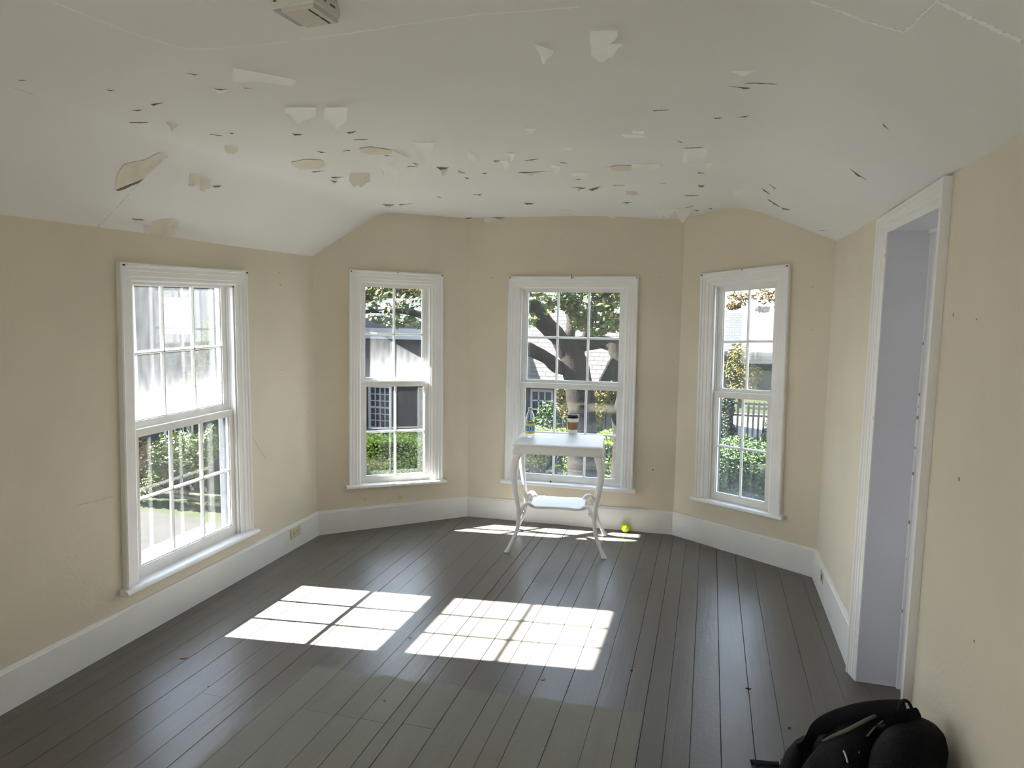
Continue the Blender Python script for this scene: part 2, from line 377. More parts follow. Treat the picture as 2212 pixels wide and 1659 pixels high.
    hole = [(lambda u, v: ((q[3][0]*(1-u/Wd)+q[2][0]*u/Wd)*(1-v/Hd)+(q[0][0]*(1-u/Wd)+q[1][0]*u/Wd)*v/Hd, (q[3][1]*(1-u/Wd)+q[2][1]*u/Wd)*(1-v/Hd)+(q[0][1]*(1-u/Wd)+q[1][1]*u/Wd)*v/Hd))(u, v) for u, v in ((i-.010, Hd-i+.074), (Wd-i+.010, Hd-i+.074), (Wd-i+.010, -.015), (i-.010, -.015))]
    return hole, P, Wd, Hd, root
GCLEAR = glass_mat('storm_glass', .0, 0, 0, 1)
GL_UP = glass_mat('dusty_glass_left_upper', .007, .12, .76, 1.44, 10)
GL_LO = glass_mat('glass_left_lower', .0012, .0, 0, 1)
GB_UP = glass_mat('dusty_glass_bay_upper', .006, .06, .76, 1.44, 5)
GB_LO = glass_mat('glass_bay_lower', .0015, .0, 0, 1)
GC = glass_mat('glass_bay_centre', .008, .02, .0, .6, 2)
PXW = {1: [(250, 566), (526, 585), (541, 1142), (266, 1272)], 2: [(753, 582), (955, 592.5), (955, 1034.5), (752.5, 1047)],
       3: [(1101, 597), (1380, 597), (1367, 1055), (1091, 1034.5)], 4: [(1518, 591.5), (1710, 570.5), (1688.5, 1112), (1504, 1071)]}
VL = (.045, .375, .715); VU = (.765, 1.09, 1.432)
h1, P1, W1, H1, w1 = make_window(1, WL, PXW[1], 3, (.058, .390, .705), (.772, 1.105, 1.440), GL_UP, GL_LO, 'tall white six-over-six sash window on the left wall, lower sash over a sunlit sill')
h2, P2, W2, H2, w2 = make_window(2, WBL, PXW[2], 2, VL, VU, GB_UP, GB_LO, 'narrow white two-column sash window in the left angled wall of the bay, glaring at its right edge')
h3, P3, W3, H3, w3 = make_window(3, WC, PXW[3], 3, VL, VU, GC, GC, 'white six-over-six sash window in the middle of the bay behind the white table')
h4, P4, W4, H4, w4 = make_window(4, WBR, PXW[4], 2, VL, VU, GC, GC, 'narrow white two-column sash window in the right angled wall of the bay, picket fence beyond')

# ------------------------------------------------------------------ walls, floor, ceiling
lh = [(-1.95-RY, 2.0), (-1.05-RY, 2.0), (-1.05-RY, .5), (-1.95-RY, .5)]  # opening added behind the viewer, out of view, for the fill lamp
build_wall('wall_left', WL, [lh, h1])
build_wall('wall_bay_left', WBL, [h2])
build_wall('wall_bay_centre', WC, [h3])
build_wall('wall_bay_right', WBR, [h4])
# right wall with doorway
DY0, DY1, DZ = 2.47, 3.155, 1.945
dk = R1.y
DH = [(dk-DY1-.012, DZ+.012), (dk-DY0+.012, DZ+.012), (dk-DY0+.012, -.02), (dk-DY1-.012, -.02)]
build_wall('wall_right', WR, [DH])
build_wall('wall_back', WB, [])

def build_floor():
    seams = [-2.75, -2.535, -2.455, -2.35, -2.23, -2.105, -1.974, -1.86, -1.755, -1.649, -1.517, -1.362, -1.256, -1.148, -1.084, -.951, -.817, -.737, -.655, -.519, -.385, -.274, -.189, -.101, -.006, .104, .224, .33, .475, .605, .72, .85, .98, 1.1, 1.25, 1.4, 1.55, 1.7]
    joints = {1: [2.165], 6: [2.222], 10: [2.25], 11: [2.255], 12: [2.26], 13: [2.27], 14: [2.28], 15: [4.235], 20: [3.82], 24: [2.0]}
    mb = MB(); rnd = random.Random(3)
    for k in range(len(seams)-1):
        g = .0004 + .0011*rnd.random()**2
        x0, x1 = seams[k]+g, seams[k+1]-g
        ys = [RY-.1] + sorted(joints.get(k, []) + ([rnd.uniform(-.5, 1.2)])) + [5.1]
        for y0, y1 in zip(ys[:-1], ys[1:]):
            y0 += .0005; y1 -= .0005; z = rnd.uniform(-.0008, 0); b = .0009
            r0 = [(x0, z-.02), (x0, z-b), (x0+b, z), (x1-b, z), (x1, z-b), (x1, z-.02)]
            sk = .0
            mb.loft([[Vector((x, y0, zz)) for x, zz in r0], [Vector((x, y1, zz)) for x, zz in r0]])
    o = mb.build('floor', FLOOR, kind='structure')
    sub = MB(); sub.box(-2.9, 1.9, RY-.2, 5.2, -.06, -.019); s_ = sub.build('subfloor', DARK, o)
    return o
FL = build_floor()

def build_ceiling():
    mb = MB(); nx, ny = 110, 100; x0, x1, y0, y1 = -2.80, .85, RY-.1, 5.15
    xs = [x0+(x1-x0)*i/nx for i in range(nx+1)]; ys = [y0+(y1-y0)*(j/ny) for j in range(ny+1)]
    # clip the grid a little outside the bay walls by keeping everything; the walls run above it
    vs = [Vector((x, y, ceil_z(x, y))) for y in ys for x in xs]
    n = nx+1
    mb.add(vs, [(j*n+i, j*n+i+1, (j+1)*n+i+1, (j+1)*n+i) for j in range(ny) for i in range(nx)])
    o = mb.build('ceiling', CEIL, kind='structure', smooth=60)
    return o
CE = build_ceiling()
ev = MB(); E_ = []
for Wa in (WL, WBL, WC, WBR):
    for u in (0, Wa.len): E_.append((Wa.P(u, 0, TH+.001), Wa.P(u, 0, .43)))
E_[1] = E_[2] = (WL.P(WL.len, 0, TH), (WL.P(WL.len, 0, .43)+WBL.P(0, 0, .43))/2); E_[3] = E_[4] = (WC.P(0, 0, TH), (WC.P(0, 0, .43)+WBL.P(WBL.len, 0, .43))/2); E_[5] = E_[6] = (WC.P(WC.len, 0, TH), (WC.P(WC.len, 0, .43)+WBR.P(0, 0, .43))/2)
ev.loft([[i_+Vector((0, 0, 2.03)), o_+Vector((0, 0, 2.03)), o_+Vector((0, 0, 2.16)), i_+Vector((0, 0, 2.45))] for i_, o_ in (E_[0], E_[1], E_[3], E_[5], E_[7])])
ev.build('trim_2', SASH, kind='structure')  # unseen eave overhang, added to keep sun off the bay's upper sash and shelf
rf = MB(); rf.box(-3.0, 1.05, RY-.3, 5.3, 2.62, 2.7); tag(rf.build('trim_1', DARK), kind='structure')

# baseboards
BH = .170
def baseboard(name, W, u0, u1, h0=BH, h1=BH, e0=0, e1=0):
    mb = MB(); prof = [(0, 0), (-.020, 0), (-.020, -.012), (-.016, -.004), (-.010, 0.0), (0, 0)]
    def ring(u, h, e):
        pr = [(.0, -.01), (-.019, -.01), (-.019, h-.014), (-.014, h-.010), (-.012, h-.003), (-.007, h), (0, h)]
        return [W.P(u + e*d_, z_, d_) for d_, z_ in pr]
    mb.loft([ring(u0, h0, e0), ring(u1, h1, e1)])
    return mb.build(name, BASE, kind='structure', smooth=30)
baseboard('baseboard_left', WL, 0, WL.len, .172, .170, 0, .42)
baseboard('baseboard_bay_left', WBL, 0, WBL.len, .170, .157, -.42, .40)
baseboard('baseboard_bay_centre', WC, 0, WC.len, .157, .171, -.40, .33)
baseboard('baseboard_bay_right', WBR, 0, WBR.len, .171, .178, -.33, .53)
baseboard('baseboard_right', WR, 0, dk-3.245, .178, .205, -.53, 0)

# ------------------------------------------------------------------ doorway on the right
X = .683
droot = empty('door_1', (X, (DY0+DY1)/2, 0), 'doorway in the right wall with deep lavender grey reveal and white moulded casing', 'doorway', kind='structure')
cw = .088
prof = [(0, 0), (0, -.026), (.006, -.030), (.014, -.028), (.018, -.021), (.034, -.021), (.038, -.016), (.060, -.016), (.064, -.011), (.078, -.011), (.083, -.007), (cw, -.005), (cw, 0)]
mb = MB(); rings = []
yo0, yo1, zo = DY0-cw+.004, DY1+cw-.004, DZ+cw-.03
top0 = WR.hit(2076, 371)[1]; 
for k in range(4):
    r = []
    for t_, d_ in prof:
        y_, z_ = [(yo1-t_, 0), (yo1-t_, 2.005-t_*.75), (yo0+t_, 2.022-t_*.9), (yo0+t_, 0)][k]
        r.append(Vector((X+d_, y_, z_)))
    rings.append(r)
mb.loft(rings); mb.build('casing', TRIM, droot, smooth=25)
mb = MB()
XD = .848
mb.box(X-.001, XD, DY1, DY1+.02, 0, DZ); mb.box(X-.001, XD, DY0-.02, DY0, 0, DZ); mb.box(X-.001, XD, DY0-.02, DY1+.02, DZ, DZ+.02)
mb.build('reveal', LAV, droot)
mb = MB()   # inner stop strips, white edge
mb.box(XD-.010, XD, DY1-.016, DY1, 0, DZ); mb.box(XD-.018, XD, DY0, DY0+.014, 0, DZ); mb.box(XD-.018, XD, DY0, DY1, DZ-.014, DZ)
mb.build('door_stop', TRIM, droot)
mb = MB()
mb.box(XD, XD+.036, DY0-.01, DY1+.01, .006, DZ+.004)
dl = mb.build('door_panel', LAV, droot)
mb = MB(); 
for z0, z1 in ((.16, .82), (.95, 1.80)):
    mb.box(XD-.004, XD, DY0+.10, (DY0+DY1)/2-.04, z0, z1); mb.box(XD-.004, XD, (DY0+DY1)/2+.04, DY1-.10, z0, z1)
mb.build('raised_field', LAV, dl, bevel=.003)
ch = MB(); rr = random.Random(11)
for k in range(15):
    z = rr.uniform(.2, 1.85); e = rr.choice((0, 1, 1)); s = rr.uniform(.002, .006)
    if e: p = Vector((XD-.0105, DY1-.016-.0006, z))
    else: p = Vector((X-.004, DY1-.001+rr.uniform(-.001, .001), z))
    ch.box(p.x-s*.6, p.x+s*.6, p.y-.0006, p.y+.0006, z-s, z+s*1.6)
ch.build('paint_chips', mat('chipped_wood', (.36, .31, .27), .8), droot)

# ------------------------------------------------------------------ electrical
IV = mat('ivory_plastic', (.62, .56, .40), .4)
def outlet(name, W, px4, d, label, covered=True):
    q = [W.hit(*p, d) for p in px4]; u0 = min(a for a, _ in q); u1 = max(a for a, _ in q); z0 = sum(sorted(b for _, b in q)[:2])/2; z1 = sum(sorted(b for _, b in q)[2:])/2
    c = W.P((u0+u1)/2, (z0+z1)/2, d); root = empty(name, c, label, 'outlet')
    mb = MB(); mb.box(u0, u1, z0, z1, d-.006, d, fn=lambda u, z, dd: W.P(u, z, dd)); pl = mb.build('cover_plate', IV if covered else BASE, root, bevel=.002)
    um = (u0+u1)/2; zm = (z0+z1)/2
    for s in (-1, 1):
        mb = MB(); uc = um + s*.020
        mb.loft([[W.P(uc+.015*math.cos(a)*.85, zm+.015*math.sin(a), dd) for a in [2*math.pi*k/16 for k in range(16)]] for dd in (d-.0060, d-.0085)])
        so = mb.build('socket', IV, root, smooth=40)
        hb = MB()
        for (du, dz, w_, h_) in ((-.004, .005, .0012, .003), (-.004, -.005, .0012, .003), (.006, 0, .002, .002)):
            hb.box(uc+s*du-w_*1.2, uc+s*du+w_*1.2, zm+dz-h_*.8, zm+dz+h_*.8, d-.0088, d-.0084, fn=lambda u, z, dd: W.P(u, z, dd))
        hb.build('slots', DARK, so)
    return root
outlet('wall_outlet', WL, [(627, 1143), (648, 1134), (649, 1153), (629, 1165)], -.0195, 'cream duplex outlet on the left baseboard near the bay corner')
q = [WR.hit(*p, -.0195) for p in [(1773, 1228), (1779, 1240), (1778, 1266), (1772, 1252)]]
uc = sum(a for a, _ in q)/4; zc = sum(b for _, b in q)/4; c = WR.P(uc, zc, -.0195)
ro = empty('outlet_hole', c, 'open outlet hole with stained plate in the right baseboard by the bay corner', 'outlet')
mb = MB(); mb.box(uc-.040, uc+.040, zc-.032, zc+.032, -.0215, -.0195, fn=lambda u, z, d: WR.P(u, z, d)); mb.build('cover_plate', mat('stained_plate', (.55, .48, .38), .6, var=.3, vscale=30), ro, bevel=.001)
mb = MB(); mb.box(uc-.012, uc+.016, zc-.014, zc+.014, -.0222, -.0214, fn=lambda u, z, d: WR.P(u, z, d)); mb.build('opening', DARK, ro)

# ------------------------------------------------------------------ table
TC = Vector((-.955, 4.50, 0)); TR_ = Matrix.Translation(TC) @ Matrix.Rotation(math.radians(8), 4, 'Z')
table = empty('side_table', TC, 'white painted side table with curved cabriole legs and scalloped lower shelf', 'table')
def T(x, y, z): return TR_ @ Vector((x, y, z))
TZ = .732; hw, hd = .298, .236
def rrect(hx, hy, z, r=.012, n=3):
    pts = []
    for cx, cy, a0 in ((hx-r, hy-r, 0), (-hx+r, hy-r, 90), (-hx+r, -hy+r, 180), (hx-r, -hy+r, 270)):
        for k in range(n+1):
            a = math.radians(a0+90*k/n); pts.append(T(cx+r*math.cos(a), cy+r*math.sin(a), z))
    return pts
mb = MB(); mb.loft([rrect(hw+i, hd+i, TZ-z, .012) for i, z in ((-.012, .0165), (-.004, .016), (0, .013), (0, .009), (-.004, .005), (-.012, .003), (-.016, .002), (-.022, 0))]); mb.build('tabletop', TABLE, table, smooth=30)
mb = MB(); mb.loft([rrect(hw+i, hd+i, TZ-z, .014) for i, z in ((-.02, .066), (-.004, .066), (.002, .060), (.003, .050), (-.001, .038), (-.008, .028), (-.012, .0165))]); mb.build('apron', TABLE, table, smooth=30)
LEGP = [(.672, 0, .029, 1), (.645, .012, .030, 1), (.61, .024, .0285, .9), (.56, .032, .025, .8), (.50, .030, .021, .7), (.43, .019, .0175, .7), (.36, .004, .0155, .7), (.29, -.010, .0145, .7), (.22, -.014, .014, .7), (.16, -.006, .0135, .7),
        (.11, .012, .013, .7), (.065, .038, .0125, .7), (.035, .056, .013, .7), (.016, .068, .0155, .7), (.004, .076, .0175, .7), (0, .076, .015, .7)]
for sx, sy in ((-1, -1), (1, -1), (1, 1), (-1, 1)):
    rings = []
    for z, o_, h, sq in LEGP:
        cx, cy = sx*(.262+o_*.78), sy*(.200+o_*.55); r = []
        for k in range(16):
            a = 2*math.pi*k/16; c, s = math.cos(a), math.sin(a); e = .55 if sq > .8 else .75
            r.append(T(cx+h*math.copysign(abs(c)**e, c), cy+h*math.copysign(abs(s)**e, s), z))
        rings.append(r)
    mb = MB(); mb.loft(rings); mb.build('leg', TABLE, table, smooth=50)
    # curved bracket to the shelf
    a = Vector((sx*.250, sy*.192, .225)); b = Vector((sx*.150, sy*.100, .286)); pts = []
    for k in range(11):
        t = k/10; p = a.lerp(b, t); p.z += .060*math.sin(math.pi*min(1, t*1.1)**.8) if t < .91 else 0
        pts.append(T(*p))
    mb = MB(); mb.tube(pts, [.014, .015, .016, .016, .016, .017, .018, .018, .016, .013, .009], 8, .7)
    mb.tube([T(sx*.235, sy*.178, .268), T(sx*.222, sy*.168, .25), T(sx*.214, sy*.160, .262), T(sx*.222, sy*.163, .274)], .006, 6)
    mb.build('bracket', TABLE, table, smooth=50)
out = []
nn = 96
for k in range(nn):
    a = 2*math.pi*k/nn; c, s = math.cos(a), math.sin(a)
    x = .205*math.copysign(abs(c)**.55, c); y = .148*math.copysign(abs(s)**.55, s)
    corner = abs(math.sin(2*a))**6
    x *= 1 + .03*corner - .10*(abs(c)**14); y *= 1 - .10*abs(s)**10 + .05*math.cos(6*a)*abs(s)
    out.append((x, y))
mb = MB(); mb.loft([[T(x*f, y*f, z) for x, y in out] for f, z in ((.97, .276), (1, .279), (1, .289), (.98, .293))]); mb.build('shelf', TABLE, table, smooth=30)

# ------------------------------------------------------------------ bottle and cup, ball
def clear_mat():
    m = bpy.data.materials.new('clear_plastic'); m.use_nodes = True; t = m.node_tree; t.nodes.clear(); L = t.links.new
    tr = N(t, 'ShaderNodeBsdfTransparent'); tr.inputs[0].default_value = (.90, .93, .95, 1); gl = N(t, 'ShaderNodeBsdfGlossy'); gl.inputs['Roughness'].default_value = .06
    lw = N(t, 'ShaderNodeLayerWeight'); lw.inputs[0].default_value = .35; mx = N(t, 'ShaderNodeMixShader'); L(lw.outputs['Facing'], mx.inputs[0]); L(tr.outputs[0], mx.inputs[1]); L(gl.outputs[0], mx.inputs[2])
    o = N(t, 'ShaderNodeOutputMaterial'); L(mx.outputs[0], o.inputs[0]); return m
CLEAR = clear_mat()
bp = atz(1144.5, 944, TZ); bp.z = TZ
bot = empty('water_bottle', bp, 'clear plastic water bottle with blue and yellow label on the white table', 'bottle')
mb = MB(); prof = [(.012, .004), (.022, 0), (.030, .006), (.0335, .018), (.034, .03), (.034, .10), (.0335, .118), (.029, .145), (.021, .168), (.0145, .182), (.0125, .190), (.0125, .196)]
mb.lathe(prof, bp, 32); mb.build('body', CLEAR, bot, smooth=60)
mb = MB(); mb.lathe([(.0, .189), (.0145, .189), (.0148, .191), (.0148, .205), (.0135, .2065), (0, .2065)], bp, 24, False); mb.build('cap', mat('grey_cap', (.45, .46, .47), .4), bot, smooth=40)
def band(nm, z0, z1, col, par, r=.0346, a0=0, a1=2*math.pi, n=40):
    m = MB(); full = a1-a0 > 6.2; k_ = n if full else n+1
    rings = [[bp+Vector((r*math.cos(a0+(a1-a0)*k/n), r*math.sin(a0+(a1-a0)*k/n), z)) for k in range(k_)] for z in (z0, z1)]
    m.loft(rings, caps=False, closed=full); return m.build(nm, col, par, smooth=60)
lab = band('label', .030, .100, mat('blue_label', (.10, .38, .68), .35), bot)
band('yellow_band', .084, .1005, mat('yellow_label', (.75, .58, .06), .35), lab, .0349); band('yellow_band', .0295, .047, MATS['yellow_label'], lab, .0349)
band('white_frame', .052, .079, mat('white_print', (.8, .85, .85), .4), lab, .0349, math.radians(-82), math.radians(-52), 8)
band('dark_print', .055, .076, mat('navy_print', (.04, .08, .22), .4), lab, .0351, math.radians(-77), math.radians(-59), 8)
band('teal_print', .050, .082, mat('teal_print', (.03, .28, .48), .4), lab, .0348, math.radians(-135), math.radians(-92), 10)
band('light_blue_print', .060, .064, mat('light_print', (.35, .6, .8), .4), lab, .0351, math.radians(-128), math.radians(-100), 8)

cp_ = atz(1237, 937, TZ); cp_.z = TZ
cup = empty('paper_cup', cp_, 'white paper coffee cup with brown sleeve and black lid on the white table', 'cup')
mb = MB(); mb.lathe([(.024, .003), (.029, .002), (.0295, 0), (.0305, .001), (.0415, .118), (.0425, .120), (.0415, .122), (.038, .12)], cp_, 40); mb.build('body', mat('white_paper', (.82, .82, .82), .5), cup, smooth=40)
mb = MB(); mb.lathe([(.0345, .034), (.0355, .034), (.0402, .088), (.0392, .088)], cp_, 40, False); mb.build('sleeve', mat('brown_card', (.30, .16, .08), .8, var=.1, vscale=40), cup, smooth=40)
mb = MB(); mb.lathe([(.0, .117), (.0435, .1165), (.0448, .1185), (.0448, .1225), (.043, .125), (.040, .126), (.0385, .138), (.0365, .1405), (.033, .141), (.032, .137), (0, .136)], cp_, 40, False); mb.build('lid', mat('black_plastic', (.012, .012, .014), .3), cup, smooth=35)

bx_, by_ = -.535, 4.888
mb = MB(); R_ = .0335; prof = [(R_*math.sin(math.pi*k/20), R_-R_*math.cos(math.pi*k/20)) for k in range(0, 21)]; prof[0] = (.0004, 0); prof[-1] = (.0004, 2*R_)
mb.lathe(prof, (bx_, by_, 0), 40)
tb = mb.build('tennis_ball', mat('tennis_felt', (.58, .72, .02), .95, .1, var=.12, vscale=60, bump=.5, bscale=400), None, (bx_, by_, 0), smooth=80)
tag(tb, 'bright yellow-green tennis ball on the floor against the baseboard beside the table', 'ball')
pts = []
for k in range(61):
    t = 2*math.pi*k/60; a_, b_ = .75, .25; r = R_*1.004
    p = Vector((a_*math.cos(t)+b_*math.cos(3*t), a_*math.sin(t)-b_*math.sin(3*t), 2*math.sqrt(a_*b_)*math.sin(2*t))).normalized()*r
    pts.append(Vector((bx_, by_, R_)) + Matrix.Rotation(.6, 3, 'Y') @ p)
mb = MB(); mb.tube(pts, .0008, 5); mb.build('seam', mat('ball_seam', (.75, .78, .45), .8), tb, smooth=60)

# ------------------------------------------------------------------ ceiling detector
A_ = atz(593, 23, 2.245); B_ = atz(643, 61, 2.245); C_ = atz(735, 46, 2.245)
B_.z = A_.z = C_.z = 0; ex_ = (C_-B_); wdt = ex_.length; ex_.normalize(); ey_ = Vector((-ex_.y, ex_.x, 0)); hgt = (B_-A_).dot(ey_); O_ = B_ - ey_*hgt
def Dt(x, y, z): return O_ + ex_*x*wdt + ey_*y*hgt + Vector((0, 0, 2.283-z))
dc = Dt(.5, .5, 0)
det = empty('ceiling_detector', dc, 'boxy white detector with dark slot mounted on the ceiling', 'detector')
mb = MB(); mb.loft([[Dt(x, y, z) for x, y in ((-.0+i, 0+i), (1-i, 0+i), (1-i, 1-i), (0+i, 1-i))] for z, i in ((0, .02), (.008, .02), (.010, 0), (.030, 0), (.034, .025))]); mb.build('housing', mat('aged_white_plastic', (.66, .655, .63), .45), det, smooth=25)
mb = MB(); mb.loft([[Dt(x, y, z) for x, y in ((.24+i, .03+i), (.97-i, .03+i), (.97-i, .97-i), (.24+i, .97-i))] for z, i in ((.030, 0), (.040, 0), (.043, .02))]); cv = mb.build('cover', mat('beige_plastic', (.58, .56, .50), .5), det, smooth=25)
mb = MB(); mb.loft([[Dt(x, y, z) for x, y in ((.02+i, .05), (.20, .05), (.20, .95), (.02+i, .95))] for z, i in ((.030, 0), (.037, .05))]); mb.build('lens', mat('frosted_lens', (.42, .46, .50), .25), det, smooth=25)
mb = MB()
mb.box(.80, .835, .10, .47, .0432, .0438, fn=Dt); mb.box(.80, .835, .56, .90, .0432, .0438, fn=Dt); mb.box(.81, .825, .46, .57, .0432, .0437, fn=Dt); mb.build('slot', DARK, cv)
VD = mat('vent_dark', (.12, .11, .12), .6)
for x0, x1, z0, z1 in ((.08, .16, .016, .020), (.34, .36, .014, .018), (.50, .56, .014, .020), (.58, .60, .014, .020), (.63, .65, .014, .020), (.74, .84, .015, .019)):
    mb = MB(); mb.box(x0, x1, -.004, .0, z0, z1, fn=Dt); mb.build('vent', VD, det)
for y0, y1 in ((.1, .22), (.35, .45), (.6, .8)):
    mb = MB(); mb.box(1.0, 1.004, y0, y1, .014, .019, fn=Dt); mb.build('vent', VD, det)


# ------------------------------------------------------------------ backpack
BK = mat('black_nylon', (.0035, .0035, .004), .7, .12, bump=.5, bscale=220); BK2 = mat('charcoal_padding', (.012, .0125, .014), .8, .15, bump=.6, bscale=300)
PIPE = mat('grey_green_piping', (.13, .14, .11), .6)
bo = Vector((.47, 2.12, 0)); bag = empty('backpack', bo, 'black backpack with padded straps slumped on the floor against the right wall', 'backpack')
def blob(c, r, rot, n=28, m=18, e=.8, wr=.012, seed=0, squash=True):
    Rm = Matrix.Rotation(rot[2], 3, 'Z') @ Matrix.Rotation(rot[1], 3, 'Y') @ Matrix.Rotation(rot[0], 3, 'X'); rings = []
    for j in range(m+1):
        ph = -math.pi/2 + math.pi*j/m; ring = []
        for k in range(n):
            th = 2*math.pi*k/n
            def p_(v, e_): return math.copysign(abs(v)**e_, v)
            v = Vector((r[0]*p_(math.cos(ph), e)*p_(math.cos(th), e), r[1]*p_(math.cos(ph), e)*p_(math.sin(th), e), r[2]*p_(math.sin(ph), e)))
            if j in (0, m): v += Vector((math.cos(th), math.sin(th), 0))*.0005
            q_ = Vector(c) + Rm @ v; q_ += v.normalized()*wr*noise.noise(q_*9+Vector((seed, 0, 0)))*2
            if squash: q_.z = max(q_.z, .003)
            q_.x = min(q_.x, .655)
            ring.append(q_)
        rings.append(ring)
    return MB().loft(rings)
BL_ = [blob((.500, 2.10, .185), (.165, .225, .245), (.38, .30, -.55), e=.78, seed=1), blob((.560, 1.97, .275), (.095, .175, .235), (.2, .10, -.38), e=.75, seed=2), blob((.40, 2.24, .10), (.11, .17, .13), (.3, .1, -.5), e=.8, seed=3)]
for m_, n_, k_ in zip(BL_, ('main_compartment', 'front_pocket', 'side_pocket'), (BK, BK, BK2)): m_.build(n_, k_, bag, smooth=60)
from mathutils.bvhtree import BVHTree
BV = []
for m_ in BL_: BV.append(BVHTree.FromPolygons([tuple(v) for v in m_.v], [tuple(f) for f in m_.f]))
last_d = [2.4]
def on_bag(px, py, off=.012):
    d = ray(px, py).normalized(); best = None
    for t_ in BV:
        h = t_.ray_cast(CC, d)
        if h[0] is not None and (best is None or h[3] < best): best = h[3]
    if best is None: best = last_d[0]+.03
    last_d[0] = best
    return CC + d*(best-off)
def strap(name, P_, wdt, thk, m, n=28, up=Vector((1, 0, .2))):
    # Catmull-Rom flat strap
    P_ = [Vector(p) for p in P_]; pts = []
    Q = [P_[0]]+P_+[P_[-1]]
    for i in range(1, len(Q)-2):
        for k in range(8):
            t = k/8; p0, p1, p2, p3 = Q[i-1:i+3]
            pts.append(.5*((2*p1)+(p2-p0)*t+(2*p0-5*p1+4*p2-p3)*t*t+(-p0+3*p1-3*p2+p3)*t**3))
    pts.append(P_[-1])
    return MB().tube(pts, wdt/2, 10, thk/wdt, up).build(name, m, bag, smooth=50)
def pr(px, py, x): 
    p = atx(px, py, x); return p
UPS = Vector((.3, -1, .6))
strap('shoulder_strap', [on_bag(*p) for p in ((1955, 1532), (1905, 1532), (1850, 1540), (1800, 1556), (1765, 1578), (1738, 1612), (1722, 1650), (1712, 1700))], .050, .018, BK2, up=UPS)
strap('shoulder_strap', [on_bag(*p) for p in ((1985, 1548), (1945, 1556), (1905, 1578), (1875, 1612), (1858, 1650), (1850, 1700))], .046, .016, BK, up=UPS)
strap('piping', [on_bag(*p, .016) for p in ((1905, 1540), (1870, 1556), (1830, 1577), (1800, 1590), (1778, 1602))], .011, .005, PIPE, up=UPS)
strap('piping', [on_bag(*p, .026) for p in ((1968, 1537), (1930, 1545), (1895, 1567), (1868, 1598), (1855, 1628))], .005, .004, PIPE, up=UPS)
h0 = on_bag(1950, 1540, .0)
hx = [h0 + (CR*a_ + CU*b_)*((h0-CC).dot(CF)/F_PX) for a_, b_ in ((-8, -2), (-6, 14), (2, 26), (12, 24), (20, 8), (26, -8))]
strap('grab_handle', hx, .018, .007, BK, up=CR)
strap('waist_strap', [(.40, 2.36, .10), (.36, 2.40, .06), (.325, 2.43, .018), (.30, 2.445, .008), (.25, 2.44, .006), (.205, 2.432, .006)], .03, .006, BK, up=Vector((0, 0, 1)))
sb = MB(); sb.box(.300, .325, 2.425, 2.462, .004, .022); sb.build('buckle', mat('black_buckle', (.02, .02, .02), .3), bag, bevel=.003)
sb = MB(); sb.tube([on_bag(1823, 1622, .006), on_bag(1828, 1634, .006), on_bag(1832, 1648, .006)], .003, 8); sb.build('zip_pull', mat('zip_metal', (.4, .4, .42), .3, metal=1), bag)

# ------------------------------------------------------------------ peeling ceiling paint
rf_ = random.Random(21)
def flake(x0, y0, x1, y1, drop, kind='W', shape=None, ang0=62, ang1=105):
    a, b = ceil_hit(x0, y0), ceil_hit(x1, y1); D = ((a+b)/2-CC).length; L = drop*D/F_PX*1.12
    toward = Vector((0, -1, 0)); nu, nv = 9, 6; rows = []
    sh = shape or [1, .9, .95, .6, .85, .7, 1, .8, .6, .3]
    for i in range(nu+1):
        u = i/nu; h = a.lerp(b, u); h.z = ceil_z(h.x, h.y)-.001
        s = sh[int(u*(len(sh)-1))]*(1-(u*(len(sh)-1)) % 1) + sh[min(len(sh)-1, int(u*(len(sh)-1))+1)]*((u*(len(sh)-1)) % 1)
        s = max(.04, s + rf_.uniform(-.06, .06)); col = []; p = h.copy()
        for j in range(nv+1):
            col.append(p.copy()); an = math.radians(ang0+(ang1-ang0)*(j/nv)+6*math.sin(u*7))
            p = p + (toward*math.cos(an) + Vector((0, 0, -1))*math.sin(an))*(L*s/nv)
        rows.append(col)
    vs = [p for r in rows for p in r]; n = nv+1
    mb = MB(); mb.add(vs, [(i*n+j, (i+1)*n+j, (i+1)*n+j+1, i*n+j+1) for i in range(nu) for j in range(nv)])
    nm = {'W': 'peeling_paint_flake', 'T': 'peeling_paint_flake', 'S': 'curled_paint_chip'}[kind]
    m = {'W': FLAKE, 'T': FLAKE2, 'S': GAP_SHADE}[kind]
    if kind == 'S' and (x1-x0) < 0: pass
    mb.build(nm, m, CE, origin=(a+b)/2, smooth=60)
TIP = [.15, .8, 1, .8, .15]; V_ = [.12, .34, 1, .55, .12]; FLAT = [.9, .8, 1, .9, .7, .9, .5]; LTIP = [.7, 1, .8, .5, .2]; RAG = [.5, .9, .7, 1, .8, .5]
